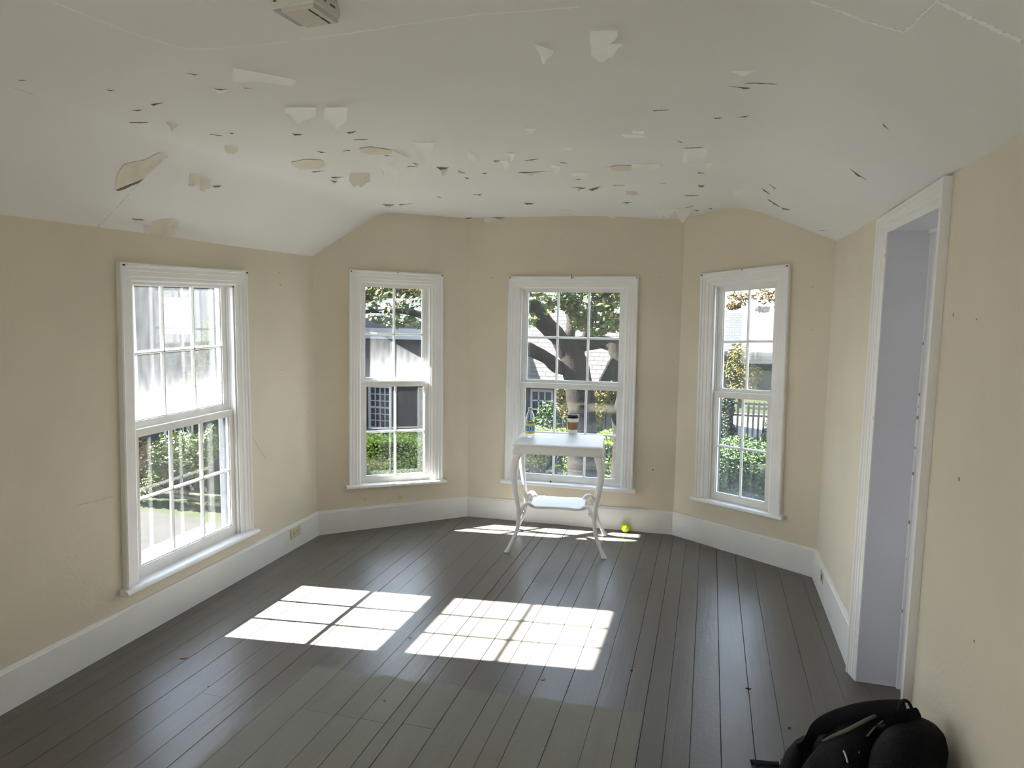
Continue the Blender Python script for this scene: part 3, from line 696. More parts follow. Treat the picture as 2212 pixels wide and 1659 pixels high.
for a in [(505, 146, 640, 172, 24, 'W', [1, .75, .7, .6, .55, .6, .35]), (1276, 66, 1335, 66, 38, 'W', [.7, .9, 1, .95, .6, .2]), (1278, 96, 1346, 94, 32, 'W', [.5, .9, 1, .85, .8, .3, .1]),
          (1156, 95, 1196, 108, 36, 'W', V_), (616, 232, 684, 232, 30, 'W', [.3, .5, 1, .9, .7, .6]), (703, 232, 751, 232, 54, 'W', [.4, .5, .8, 1, .6, .4]), (893, 308, 938, 308, 44, 'W', [.1, .6, 1, .8, .3]),
          (848, 325, 882, 340, 36, 'W', RAG), (838, 352, 864, 366, 40, 'W', [.3, .5, .7, 1]), (756, 373, 800, 373, 30, 'T', RAG), (1477, 320, 1528, 320, 28, 'W', FLAT), (1365, 353, 1427, 354, 14, 'W', FLAT),
          (1578, 153, 1630, 152, 12, 'W', V_), (1455, 450, 1495, 447, 33, 'W', V_), (1420, 449, 1455, 450, 20, 'W', RAG), (1046, 469, 1090, 470, 12, 'W', [.6, .9, .3, 1, .2]), (1190, 471, 1206, 471, 8, 'W', V_),
          (1243, 470, 1272, 470, 9, 'W', RAG), (453, 190, 495, 194, 9, 'W', V_), (486, 313, 514, 318, 16, 'T', RAG), (1573, 409, 1608, 408, 12, 'W', V_), (1132, 277, 1157, 278, 14, 'W', V_), (1212, 318, 1238, 318, 8, 'W', RAG),
          (948, 362, 968, 364, 18, 'T', V_), (360, 262, 384, 268, 18, 'T', V_), (434, 385, 456, 388, 24, 'T', FLAT), (1520, 352, 1541, 352, 12, 'W', V_), (1365, 282, 1392, 283, 8, 'W', RAG), (824, 362, 838, 364, 16, 'W', V_),
          (1092, 330, 1112, 332, 24, 'W', [.2, .5, 1, .6, .2]), (1080, 345, 1104, 348, 20, 'W', V_), (1190, 355, 1212, 360, 24, 'W', V_), (1010, 325, 1030, 340, 14, 'W', RAG), (1236, 372, 1272, 374, 14, 'W', RAG),
          (1352, 412, 1378, 414, 9, 'T', RAG), (1344, 290, 1392, 292, 7, 'W', RAG), (1312, 466, 1334, 467, 6, 'W', V_), (1208, 450, 1236, 452, 9, 'W', RAG), (376, 486, 388, 490, 10, 'W', RAG), (310, 483, 326, 486, 18, 'W', RAG)]:
    flake(*a[:5], kind=a[5], shape=a[6])
SLITS = [[.02, .3, .55, 1, .4, .15, .02], [.05, .8, .5, .3, .2, .1, .02], [.02, .1, .25, .35, .9, .7, .05], [.1, .5, .3, .7, .35, .5, .05], [.3, .35, .3, .4, .3, .35, .1], [.02, .5, 1, .6, .9, .3, .02]]
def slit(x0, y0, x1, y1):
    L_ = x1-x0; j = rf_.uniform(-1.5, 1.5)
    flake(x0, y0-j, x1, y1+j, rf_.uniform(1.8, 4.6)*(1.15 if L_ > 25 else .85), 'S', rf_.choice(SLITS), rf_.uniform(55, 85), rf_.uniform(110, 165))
    if rf_.random() < .22:      # a pale lip curling under the dark gap
        a_ = x0+L_*rf_.uniform(.1, .4); flake(a_, y0+2.5, a_+L_*rf_.uniform(.3, .6), y1+2.5, rf_.uniform(4, 8), 'T', rf_.choice(SLITS[:4]))
S7 = [(75, 115, 345), (905, 990, 380), (795, 855, 315), (1050, 1095, 377), (650, 715, 445), (550, 615, 477), (560, 640, 525), (905, 960, 580), (980, 1010, 572), (1260, 1310, 575), (1495, 1540, 570), (1530, 1590, 600), (1365, 1410, 652),
      (1475, 1515, 648), (1660, 1700, 669), (1430, 1485, 765), (1425, 1465, 778), (1345, 1410, 740), (1730, 1800, 720), (1885, 1940, 722), (1975, 2010, 738), (1780, 1815, 703), (2080, 2110, 747), (2130, 2180, 693), (1650, 1710, 880),
      (1720, 1785, 882), (2010, 2040, 943), (2090, 2180, 938), (810, 860, 795), (915, 960, 800), (570, 622, 945), (455, 500, 385), (1885, 1905, 850), (2045, 2080, 837), (2005, 2030, 765)]
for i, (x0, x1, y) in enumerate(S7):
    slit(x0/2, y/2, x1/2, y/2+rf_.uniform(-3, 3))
S8 = [(750, 812, 432, 432), (1070, 1130, 462, 456), (985, 1025, 466, 460), (1110, 1240, 324, 333), (1045, 1135, 340, 344), (240, 300, 632, 624), (215, 345, 676, 676), (380, 412, 638, 642), (445, 490, 706, 702), (415, 485, 736, 740),
      (495, 545, 744, 736), (590, 640, 726, 731), (645, 692, 758, 764), (628, 670, 795, 798), (875, 930, 771, 768), (925, 955, 680, 680), (870, 947, 582, 579), (840, 866, 552, 560), (925, 955, 728, 733), (865, 910, 820, 810), (905, 930, 830, 826),
      (960, 985, 823, 820), (1178, 1212, 742, 765), (1208, 1236, 728, 742), (1200, 1250, 785, 812), (1250, 1295, 815, 828), (1520, 1592, 662, 708), (1655, 1682, 487, 512), (240, 282, 797, 803), (245, 338, 860, 861), (120, 160, 636, 634), (40, 75, 764, 768), (410, 434, 832, 836), (1408, 1442, 908, 905), (780, 802, 722, 722)]
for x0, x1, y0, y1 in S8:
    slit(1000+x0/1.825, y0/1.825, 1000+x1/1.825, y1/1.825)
def patch(pts):
    h = [ceil_hit(*p) for p in pts]; c = sum(h, Vector())/len(h); vs = [c]+h; mb = MB()
    ring = []
    for f in (0, .35, .7, 1):
        ring.append([Vector((q.x, q.y, ceil_z(q.x, q.y)-.0025)) for q in (c.lerp(p, max(f, .01)) for p in h)])
    mb.loft(ring, caps=False); mb.build('bare_plaster_patch', BARE, CE, origin=c)
patch([(250, 410), (254, 375), (268, 354), (290, 348), (312, 345), (330, 336), (345, 328), (360, 335), (346, 352), (328, 366), (310, 385), (290, 392), (275, 395), (256, 412)])
patch([(322, 505), (328, 478), (352, 472), (380, 472), (388, 480), (380, 490), (378, 507), (350, 508)])
patch([(628, 350), (660, 343), (695, 345), (704, 357), (690, 364), (650, 366), (635, 360)])
patch([(408, 380), (414, 372), (432, 374), (436, 390), (430, 400), (410, 402)])
patch([(1316, 360), (1340, 355), (1368, 358), (1372, 366), (1340, 369), (1322, 367)])
patch([(776, 320), (800, 316), (846, 323), (850, 332), (800, 333), (780, 328)])
for seg in ([(250, 412), (262, 405), (275, 396), (292, 392), (310, 386)], [(250, 412), (246, 395), (249, 378)]):
    for p, q_ in zip(seg[:-1], seg[1:]): pass
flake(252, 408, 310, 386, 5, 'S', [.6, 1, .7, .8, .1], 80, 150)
SEAMM = mat('fresh_white_filler', (.90, .90, .92), .6)
# plaster seams and cracks (thin raised beads in the ceiling)
def seam(name, pts, r, m, d=1.0):
    P_ = []
    for (x0, y0), (x1, y1) in zip(pts[:-1], pts[1:]):
        n = 14
        for k in range(n): P_.append(ceil_hit(x0+(x1-x0)*k/n, y0+(y1-y0)*k/n))
    P_.append(ceil_hit(*pts[-1])); Q = [p+Vector((rf_.uniform(-.002, .002), rf_.uniform(-.002, .002), -.0003)) for p in P_]
    mb = MB(); mb.tube(Q, [r*rf_.uniform(.5, 1.2) for _ in Q], 6, .35); mb.build(name, m, CE, origin=Q[0], smooth=60)
seam('plaster_seam', [(115, 4), (200, 38), (300, 76), (400, 105), (470, 104), (600, 92), (780, 68), (925, 45), (1030, 30), (1100, 26), (1250, 14)], .0034, SEAMM)
seam('plaster_seam', [(1750, 2), (1800, 18), (1870, 46), (1955, 70), (1990, 36), (2026, 2)], .006, SEAMM)
seam('plaster_seam', [(2030, 6), (2090, 34), (2150, 64), (2211, 90)], .008, SEAMM)
CRK = mat('hairline_crack', (.42, .38, .33), .9)
seam('crack', [(208, 492), (240, 462), (268, 430), (300, 395), (345, 350), (372, 330)], .0013, CRK)
seam('crack', [(30, 190), (62, 200), (100, 219)], .001, CRK)
seam('crack', [(1925, 452), (1990, 414), (2040, 385), (2078, 362)], .0014, CRK)
# cream chips and marks on the walls
def wall_chip(W, px, py, s, m, par, name='paint_chip'):
    u, z = W.hit(px, py); mb = MB(); n = 9
    mb.loft([[W.P(u+s*math.cos(2*math.pi*k/n)*rr_[k], z+s*.8*math.sin(2*math.pi*k/n)*rr_[k], d) for k in range(n)] for d in (-.0002, -.0016)]); return mb.build(name, m, par, origin=W.P(u, z))
YCH = mat('yellow_old_paint', (.62, .56, .18), .7)
for px, py, s in ((789, 1078, .016), (863, 1075, .022)):
    rr_ = [rf_.uniform(.5, 1.2) for _ in range(9)]; wall_chip(WBL, px, py, s, YCH, bpy.data.objects['wall_bay_left'])
MARK = mat('grey_scuff', (.40, .37, .32), .8)
NAIL = mat('rusty_nail', (.08, .06, .05), .6)
rr_ = [1]*9
for W, wn, L_ in ((WL, 'wall_left', [(604, 588, .004), (605, 615, .004), (608, 800, .003), (664, 890, .003)]), (WC, 'wall_bay_centre', [(1062, 600, .004), (1424, 598, .003), (1410, 1015, .006), (1214, 514, .003)]), (WBR, 'wall_bay_right', [(1756, 620, .003), (1754, 713, .003)]),
                  (WR, 'wall_right', [(1846, 640, .003), (2060, 680, .006), (2110, 690, .003), (2072, 1035, .007), (2105, 1385, .004)])):
    for px, py, s in L_: wall_chip(W, px, py, s, MARK if W is WR else NAIL, bpy.data.objects[wn], 'scuff_mark' if W is WR else 'nail_hole')
def on_floor_crack(W, wn, a, b):
    P_ = [W.P(*W.hit(a[0]+(b[0]-a[0])*k/8, a[1]+(b[1]-a[1])*k/8), -.0004) for k in range(9)]
    MB().tube(P_, .0012, 5, .5).build('crack', CRK, bpy.data.objects[wn], origin=P_[0])
on_floor_crack(WL, 'wall_left', (165, 1092), (246, 1072)); on_floor_crack(WL, 'wall_left', (545, 945), (573, 990))
# hook and nails on the casings
hk = W3/2
mb = MB(); mb.tube([P3(hk-.004, H3+.012, -.030), P3(hk-.005, H3-.004, -.032), P3(hk-.002, H3-.018, -.036), P3(hk+.006, H3-.014, -.044), P3(hk+.014, H3-.006, -.046)], .0022, 8)
tag(mb.build('wire_hook', NAIL, None, P3(hk, H3, -.03), smooth=60), 'small dark bent wire hook at the top middle of the bay centre window casing', 'hook')
def nail(P, u, v, lab, s=.0045):
    mb = MB(); mb.tube([P(u, v, -.020), P(u, v, -.038)], s, 8); tag(mb.build('nail', NAIL, None, P(u, v, -.02), smooth=60), lab, 'nail', 'nails at the window casing corners')
for P, Wd, Hd, nm in ((P1, W1, H1, 'left wall window'), (P2, W2, H2, 'left bay window'), (P3, W3, H3, 'middle bay window'), (P4, W4, H4, 'right bay window')):
    nail(P, .012, Hd-.012, 'rusty nail in the upper left casing corner of the '+nm); nail(P, Wd-.012, Hd-.012, 'rusty nail in the upper right casing corner of the '+nm)
nail(P2, W2/2, H2-.006, 'tiny dark nail at the top middle of the left bay window casing', .003); nail(P4, W4/2, H4-.006, 'tiny dark nail at the top middle of the right bay window casing', .003)

# ------------------------------------------------------------------ bits on the floor and sill
def bit(px, py, s, m, name, label, cat, asp=.6, rot=0, z=0, h=.003):
    p = atz(px, py, z) ; n = 11; mb = MB(); rr = [rf_.uniform(.6, 1.15) for _ in range(n)]; c, sn = math.cos(rot), math.sin(rot)
    def q_(k, f, zz): 
        x = s*math.cos(2*math.pi*k/n)*rr[k]*f; y = s*asp*math.sin(2*math.pi*k/n)*rr[k]*f; return Vector((p.x+x*c-y*sn, p.y+x*sn+y*c, z+zz))
    mb.loft([[q_(k, .8, .0003) for k in range(n)], [q_(k, 1, h*.6+.001*math.sin(k*2)) for k in range(n)], [q_(k, .7, h) for k in range(n)]])
    return tag(mb.build(name, m, None, (p.x, p.y, z)), label, cat)
LEAFB = mat('dry_leaf', (.30, .12, .04), .8); BITW = mat('plaster_crumb', (.75, .73, .68), .8); BITD = mat('dark_bit', (.02, .017, .015), .8)
bit(398, 1422, .020, LEAFB, 'dry_leaf', 'brown dry leaf fragment on the left floorboards under the big window', 'leaf', .4, .5)
bit(1172, 1468, .012, mat('orange_leaf', (.40, .20, .05), .8), 'dry_leaf', 'orange leaf scrap on the floor just below the right sunlit patch', 'leaf', .8)
bit(831, 1514, .007, mat('red_leaf', (.30, .08, .03), .8), 'dry_leaf', 'small reddish leaf crumb on the faded floor below the left sunlit patch', 'leaf', .9)
bit(558, 1298-2, .006, LEAFB, 'dry_leaf', 'tiny brown leaf crumb beside the left edge of the left sunlit patch', 'leaf', .9)
bit(451, 1483, .006, mat('yellow_leaf', (.5, .36, .06), .8), 'dry_leaf', 'tiny yellow leaf crumb on the shiny floor at left', 'leaf', .8)
bit(1364, 1449, .007, BITD, 'knot_hole_plug', 'small black round plug in the floor right of the sunlit patch', 'plug', .9, 0, 0, .004)
bit(1617, 1488, .016, BITD, 'twig', 'short dark twig on the floorboards left of the doorway', 'twig', .22, .1)
bit(1705, 1573, .006, BITD, 'twig', 'tiny dark twig fragment on the floor left of the backpack', 'twig', .4, .1)
bit(1182, 1441, .004, BITW, 'plaster_crumb', 'white plaster crumb at the lower edge of the right sunlit patch', 'crumb'); bit(885, 1378, .010, BITW, 'plaster_crumb', 'white curled plaster crumb between the two sunlit patches', 'crumb', .3)
bit(1527, 1198, .006, BITW, 'plaster_crumb', 'white plaster crumb on the floor near the right bay baseboard', 'crumb', .4); bit(1585, 1217, .005, BITW, 'plaster_crumb', 'pale plaster crumb on the floor under the right bay window', 'crumb', .6)
mb = MB(); sp = P3(W3*.37, .004, -.02)
mb.lathe([(.001, 0), (.006, .001), (.0065, .006), (.004, .011), (.001, .012)], sp, 12); tag(mb.build('black_knob', BITD, None, sp, smooth=50), 'small black knob lying on the sill of the middle bay window', 'knob')
mb = MB(); a_ = P3(W3*.55, .003, -.035); b__ = P3(W3*.63, .003, -.015); mb.box(min(a_.x, b__.x), max(a_.x, b__.x), min(a_.y, b__.y), max(a_.y, b__.y), a_.z-.002, a_.z+.001)
tag(mb.build('paper_scrap', mat('paper', (.7, .7, .7), .7), None, a_), 'folded pale paper scrap on the sill of the middle bay window', 'paper')

# ================================================================== outdoors (the room is one floor up; ground at z = -3)
GZ = -3.0
GRASS = mat('lawn', (0.0077, 0.0129, 0.0034), .9, .1, var=.5, vscale=2.5, var_col=(0.0172, 0.0172, 0.0061), bump=.6, bscale=30)
PAVE = mat('pale_asphalt', (0.0183, 0.0172, 0.0158), .9, .1, var=.25, vscale=3, bump=.2, bscale=60)
ROAD = mat('pale_road', (0.0706, 0.0706, 0.0706), .9, .1)
SHW = mat('house_trim', (0.1958, 0.1958, 0.1958), .7, .2)
PANE = mat('dark_pane', (.012, .014, .018), .08, .6)
def rampmat(name, cols, rough=.6):
    n = len(cols); return mat(name, (0, 0, 0), rough, .25, ramp=[(i/(n-1), c) for i, c in enumerate(cols)])
LG = rampmat('green_leaves', [(0.0088, 0.0216, 0.0033), (0.0179, 0.0391, 0.0053), (0.0291, 0.0545, 0.0080), (0.0144, 0.0293, 0.0040), (0.0365, 0.0619, 0.0134)])
LD = rampmat('evergreen_leaves', [(0.0038, 0.0096, 0.0032), (0.0064, 0.0145, 0.0049), (0.0096, 0.0194, 0.0064)])
LY = rampmat('autumn_leaves', [(0.0220, 0.0388, 0.0051), (0.0535, 0.0535, 0.0029), (0.0856, 0.0560, 0.0013), (0.0786, 0.0322, 0.0027), (0.0336, 0.0464, 0.0042), (0.0180, 0.0349, 0.0055)])
LO = rampmat('orange_leaves', [(0.0788, 0.0282, 0.0029), (0.0860, 0.0438, 0.0058), (0.0467, 0.0215, 0.0087), (0.0694, 0.0526, 0.0062), (0.0303, 0.0344, 0.0049)])
LM = rampmat('mixed_leaves', [(0.0179, 0.0464, 0.0071), (0.0374, 0.0660, 0.0087), (0.0566, 0.0853, 0.0136), (0.0909, 0.0909, 0.0049), (0.0218, 0.0394, 0.0073)])
LH = rampmat('sunlit_hedge_leaves', [(0.0370, 0.0998, 0.0132), (0.0785, 0.1416, 0.0153), (0.1194, 0.1826, 0.0245), (0.1939, 0.1939, 0.0043), (0.0457, 0.0845, 0.0137)])  # mixed leaf colours brightened to stand in for sun on the hedges
LT = rampmat('tree_leaves', [(0.0070, 0.0195, 0.0035), (0.0142, 0.0331, 0.0058), (0.0256, 0.0467, 0.0046), (0.0575, 0.0533, 0.0027), (0.0106, 0.0233, 0.0064), (0.0782, 0.0361, 0.0065)])
BARK = mat('rough_bark', (0.0094, 0.0075, 0.0057), .95, .1, var=.45, vscale=14, bump=1, bscale=22)
g = MB(); g.box(-60, 60, 5.4, 90, GZ-.2, GZ); g.box(-60, -2.9, -40, 5.4, GZ-.2, GZ); tag(g.build('lawn', GRASS), kind='structure')
p0 = atz(150, 1075, GZ); p1 = atz(490, 1135, GZ); d_ = (p1-p0).normalized(); pa = p0-d_*14; pb = p1+d_*2.2; nn_ = Vector((-d_.y, d_.x, 0))
if nn_.y > 0: nn_ = -nn_
g = MB(); g.loft([[q.copy() for q in (pa, pb, pb+nn_*8, pa+nn_*8)], [q+Vector((0, 0, .015)) for q in (pa, pb, pb+nn_*8, pa+nn_*8)]]); tag(g.build('driveway', PAVE), 'pale sunlit asphalt drive seen through the bottom panes of the left wall window', 'driveway')
a = aty(1480, 900, 27); b = aty(1760, 900, 27)
g = MB(); g.box(a.x-1, b.x+3, 25.6, 33, GZ, GZ+.02); tag(g.build('road', ROAD), 'bright sunlit road beyond the picket fence outside the right bay window', 'road')

def leaves(name, blobs, n, size, m, seed, parent=None, kind=None, label=None, cat=None, group=None, origin=None, box=None):
    r = random.Random(seed); mb = MB(); vs, fs = mb.v, mb.f
    for i in range(n):
        if box:
            x0, x1, y0, y1, z0, z1 = box; u = r.random()
            if u < .42: p = Vector((r.uniform(x0, x1), y0+abs(r.gauss(0, .08)), r.uniform(z0, z1)))
            elif u < .8: p = Vector((r.uniform(x0, x1), r.uniform(y0, y1), z1-abs(r.gauss(0, .06))))
            else: p = Vector((r.uniform(x0, x1), r.uniform(y0, y1), r.uniform(z0, z1)))
            nn = noise.noise(p*1.6); p.z += .16*nn*(p.z-z0)/(z1-z0); p.y += .16*nn
        else:
            c, rad = blobs[r.randrange(len(blobs))]; d = Vector((r.gauss(0, 1), r.gauss(0, 1), r.gauss(0, 1))).normalized(); f = r.random()**.45
            p = Vector((c[0]+d.x*rad[0]*f, c[1]+d.y*rad[1]*f, c[2]+d.z*rad[2]*f)); p += Vector((1, 1, 1))*(.12*noise.noise(p*2.2))
        a = Vector((r.gauss(0, 1), r.gauss(0, 1), r.gauss(0, .7))).normalized(); b = a.cross(Vector((r.gauss(0, 1), r.gauss(0, 1), r.gauss(0, 1)))).normalized(); s = size*r.uniform(.6, 1.3)
        o = len(vs); nrm = a.cross(b)*s*.12
        vs += [p-a*s, p-b*s*.45+nrm, p+a*s, p+b*s*.45+nrm]; fs += [(o, o+1, o+2), (o, o+2, o+3)]
    me = bpy.data.meshes.new(name); org = Vector(origin or (vs[0].x, vs[0].y, GZ))
    po = parent_origin(parent) if parent else Vector((0, 0, 0))
    me.from_pydata([tuple(v-org) for v in vs], [], fs); me.materials.append(m)
    o = bpy.data.objects.new(name, me); COL.objects.link(o); o.parent = parent; o.location = org-po
    return tag(o, label, cat, group, kind)
def bush(name, label, cat, pix, Y, n, size, m, seed, group=None, stems=True):
    """pix: list of (px, py, rx_px, rz_px) blobs at depth Y"""
    k = F_PX/ Y; bl = []
    for px, py, rx, rz in pix:
        c = aty(px, py, Y); D = (c-CC).dot(CF); bl.append(((c.x, c.y, c.z), (rx*D/F_PX, rx*D/F_PX*.8, rz*D/F_PX)))
    cx = sum(b[0][0] for b in bl)/len(bl); root = empty(name, (cx, Y, GZ), label, cat, group)
    leaves('foliage', bl, n, size, m, seed, root, origin=(cx, Y, GZ))
    if stems:
        mb = MB(); r = random.Random(seed)
        for b in bl:
            for q in range(2): mb.tube([(cx+r.uniform(-.1, .1), Y, GZ), ((cx+b[0][0])/2+r.uniform(-.1, .1), Y, (GZ+b[0][2])/2), (b[0][0], Y, b[0][2])], [.035, .025, .012], 6)
        mb.build('stem', BARK, root, smooth=60)
    return root

# --- hedges
def hedge(label, px0, px1, pytop, Y, n, seed, m=LG, dep=1.3, size=.045):
    a, b = aty(px0, pytop, Y), aty(px1, pytop, Y); zt = (a.z+b.z)/2; root = empty('hedge', ((a.x+b.x)/2, Y+dep/2, GZ), label, 'hedge')
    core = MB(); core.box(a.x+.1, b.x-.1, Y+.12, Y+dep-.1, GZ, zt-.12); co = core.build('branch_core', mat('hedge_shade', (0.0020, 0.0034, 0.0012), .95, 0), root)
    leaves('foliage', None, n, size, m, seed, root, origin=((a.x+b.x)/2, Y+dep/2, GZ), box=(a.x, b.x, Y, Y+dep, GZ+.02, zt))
    return root
hedge('clipped green hedge low in the left bay window', 730, 990, 957, 17.0, 9000, 5, LH, dep=1.6)
hedge('clipped green hedge behind the table, low in the middle bay window', 1075, 1385, 950, 15.5, 11000, 6, LH, dep=1.4)
hedge('clipped dark green hedge low in the right bay window', 1500, 1730, 985, 15.0, 9000, 7, LG, dep=2.4)
# --- bushes
bush('flowering_shrub', 'autumn shrub with rusty orange flower heads at the left of the left wall window', 'bush', [(285, 930, 30, 30), (300, 985, 34, 40), (280, 1035, 30, 30), (230, 980, 40, 60)], 12.5, 3200, .055, LO, 21)
bush('shrub', 'green and yellow shrub against the grey house in the left wall window', 'bush', [(350, 990, 34, 50), (395, 975, 40, 50), (430, 990, 30, 55), (330, 1040, 26, 28), (455, 960, 20, 40)], 13.2, 4600, .055, LM, 22)
bush('climbing_shrub', 'pale green tall shrub beside the upper window of the grey house at left', 'bush', [(425, 770, 22, 50), (415, 830, 18, 30), (440, 720, 12, 30)], 14.3, 900, .05, LM, 23)
bush('shrub', 'light green rounded bush in front of the small paned house window, middle bay window', 'bush', [(1185, 905, 32, 40), (1165, 925, 30, 26), (1215, 920, 26, 32)], 17.5, 3800, .05, LG, 24)
bush('shrub', 'yellow bush left of the big tree trunk in the middle bay window', 'bush', [(1213, 865, 12, 32), (1222, 900, 16, 20)], 17.0, 1500, .06, LY, 25)
bush('shrub', 'orange to green bush right of the big tree trunk in the middle bay window', 'bush', [(1300, 862, 22, 26), (1310, 845, 24, 16), (1292, 905, 14, 22)], 17.2, 2600, .06, LY, 26)
bush('evergreen', 'bright green columnar evergreen at the right end of the picket fence', 'tree', [(1677, 880, 17, 36), (1672, 930, 24, 36), (1690, 950, 26, 34)], 22.0, 5200, .06, LD, 27)
bush('evergreen', 'dark columnar evergreen at the left end of the picket fence', 'tree', [(1573, 885, 14, 40), (1570, 940, 18, 34)], 22.0, 3600, .06, LD, 28)
bush('autumn_tree', 'yellow autumn tree in front of the pale roof in the right bay window', 'tree', [(1598, 765, 26, 24), (1585, 800, 34, 30), (1625, 812, 22, 22), (1600, 840, 40, 16)], 35.0, 1900, .085, LY, 29)
bush('autumn_tree', 'sparse bare-branched tree against the white sky in the right bay window', 'tree', [(1600, 645, 30, 16), (1660, 640, 34, 16), (1690, 655, 20, 14), (1648, 668, 16, 8), (1585, 662, 16, 8)], 56.0, 1500, .15, LO, 30)
bush('autumn_tree', 'golden trees behind the roof in the left bay window', 'tree', [(880, 640, 40, 26), (850, 625, 50, 24), (915, 650, 30, 20), (800, 635, 40, 18)], 42.0, 8000, .15, LY, 31)

# --- houses
SA = shingle_mat('grey_wall_shingles', (0.0129, 0.0125, 0.0121), (0.0172, 0.0165, 0.0159), (0.0076, 0.0073, 0.0071), 0, .16, .22)
SR = shingle_mat('pale_roof_shingles', (0.0352, 0.0331, 0.0300), (0.0459, 0.0434, 0.0398), (0.0169, 0.0153, 0.0141), 0, .13, .30, 1.0)
SR2 = shingle_mat('white_roof_shingles', (0.0267, 0.0267, 0.0276), (0.0301, 0.0301, 0.0311), (0.0172, 0.0172, 0.0172), 0, .15, .30, 1.0)
SRL = shingle_mat('grey_bay_roof_shingles', (.020, .020, .021), (.025, .025, .026), (.012, .012, .012), 0, .13, .30)
SG = mat('green_grey_gable', (0.0119, 0.0140, 0.0119), .9, .1)
def ext_window(W_, u0, u1, z0, z1, cols, rows, root, name='window', bw=.014):
    """frame + sub-part panes on plane W_; u along, z up"""
    fr = MB(); t = .07
    def bx(mb, a, b, c, d, e, f): mb.box(a, b, c, d, e, f, fn=lambda u, z, dd: W_.P(u, z, dd))
    bx(fr, u0-t, u1+t, z1, z1+t*1.3, -.08, 0); bx(fr, u0-t, u1+t, z0-t, z0, -.09, 0); bx(fr, u0-t, u0, z0, z1, -.08, 0); bx(fr, u1, u1+t, z0, z1, -.08, 0)
    for c in range(1, cols): x = u0+(u1-u0)*c/cols; bx(fr, x-bw, x+bw, z0, z1, -.06, -.01)
    for r in range(1, rows): z = z0+(z1-z0)*r/rows; h = .03 if r*2 == rows else bw; bx(fr, u0, u1, z-h, z+h, -.06, -.01)
    f = fr.build(name, SHW, root); p = MB(); bx(p, u0, u1, z0, z1, -.025, -.005); p.build('pane', PANE, f); return f
# house with the light roof beyond the middle and left bay windows
YA = 22.0
WA = Wall(Vector((-30, YA)), Vector((30, YA)))
def ua(px, py=800): return aty(px, py, YA).x+30
zE = aty(1180, 823, YA).z
hA = empty('house', (aty(1200, 800, YA).x, YA, GZ), 'grey shingled house with sunlit pale shingle roof behind the big tree', 'house')
x0, x1 = aty(1075, 800, YA).x, aty(1345, 800, YA).x
mb = MB(); mb.box(x0, x1, YA, YA+7, GZ, zE); mb.build('wall', SA, hA)
mb = MB(); zR = zE+3.0; ov = .35
mb.loft([[Vector((x, y, z)) for y, z in ((YA-ov, zE-.05), (YA-ov, zE+.08), (YA+3.5, zR+.08), (YA+7+ov, zE+.08), (YA+7+ov, zE-.05), (YA+3.5, zR-.05))] for x in (x0-ov, x1+ov)]); mb.build('roof', SR, hA)
mb = MB(); mb.box(x0-ov, x1+ov, YA-ov-.06, YA-ov+.02, zE-.16, zE+.06); mb.build('eave_board', SHW, hA)
u0 = ua(1151, 880); u1 = ua(1191, 880); zt = aty(1170, 846, YA).z; zb = aty(1170, 846+76, YA).z
ext_window(WA, u0, u1, zb, zt, 3, 4, hA, bw=.024)
# gable wing, green-grey
hG = empty('gabled_wing', (aty(1325, 800, 19).x, 19, GZ), 'green grey gabled wing right of the big tree trunk in the middle bay window', 'house')
ap = aty(1311, 764, 19); l_ = aty(1294, 835, 19); r_ = aty(1356, 835, 19); dz = (ap.z-l_.z)
mb = MB(); mb.loft([[Vector((l_.x, y, GZ)), Vector((r_.x, y, GZ)), Vector((r_.x, y, l_.z)), Vector((ap.x+.25, y, ap.z)), Vector((l_.x, y, l_.z))] for y in (19, 21.4)]); mb.build('gable_wall', SG, hG)
mb = MB()
for (xa, za, xb, zb_) in ((l_.x-.15, l_.z-.25, ap.x+.25, ap.z+.06), (ap.x+.25, ap.z+.06, r_.x+.2, l_.z-.25)):
    mb.loft([[Vector((xa, y, za)), Vector((xb, y, zb_)), Vector((xb, y, zb_+.1)), Vector((xa, y, za+.1))] for y in (18.8, 21.4)])
mb.build('roof', SR, hG)
# two-storey block seen through the left bay window
YL = 21.0; WLb = Wall(Vector((-40, YL)), Vector((20, YL)))
hL = empty('house', (aty(840, 800, YL).x, YL, GZ), 'tall grey shingled house filling the left bay window, small paned white window', 'house')
xl, xr = aty(745, 800, YL).x, aty(985, 800, YL).x; zw = aty(840, 712, YL).z
mb = MB(); mb.box(xl, xr, YL, YL+6, GZ, zw); mb.build('wall', SA, hL)
mb = MB(); mb.loft([[Vector((x, y, z)) for y, z in ((YL-.3, zw-.05), (YL-.3, zw+.08), (YL+3, zw+1.1), (YL+6.3, zw+.08), (YL+6.3, zw-.05))] for x in (xl-.3, xr+.3)]); mb.build('roof', SRL, hL)
mb = MB(); mb.box(xl-.3, xr+.3, YL-.36, YL-.28, zw-.3, zw+.06); mb.build('eave_board', SHW, hL)
def ul(px): return aty(px, 880, YL).x+40
ext_window(WLb, ul(802), ul(843), aty(820, 922, YL).z, aty(820, 837, YL).z, 4, 6, hL)
ext_window(WLb, ul(764), ul(780), aty(765, 795, YL).z, aty(765, 744, YL).z, 2, 4, hL)
ext_window(WLb, ul(930), ul(968), aty(820, 922, YL).z, aty(820, 837, YL).z, 4, 6, hL)
mb = MB(); mb.box(ul(870)-40-.25, ul(870)-40+.25, YL+2.5, YL+3.1, zw+.9, zw+1.9); mb.build('chimney', mat('chimney_brick', (0.0196, 0.0122, 0.0098), .9), hL)
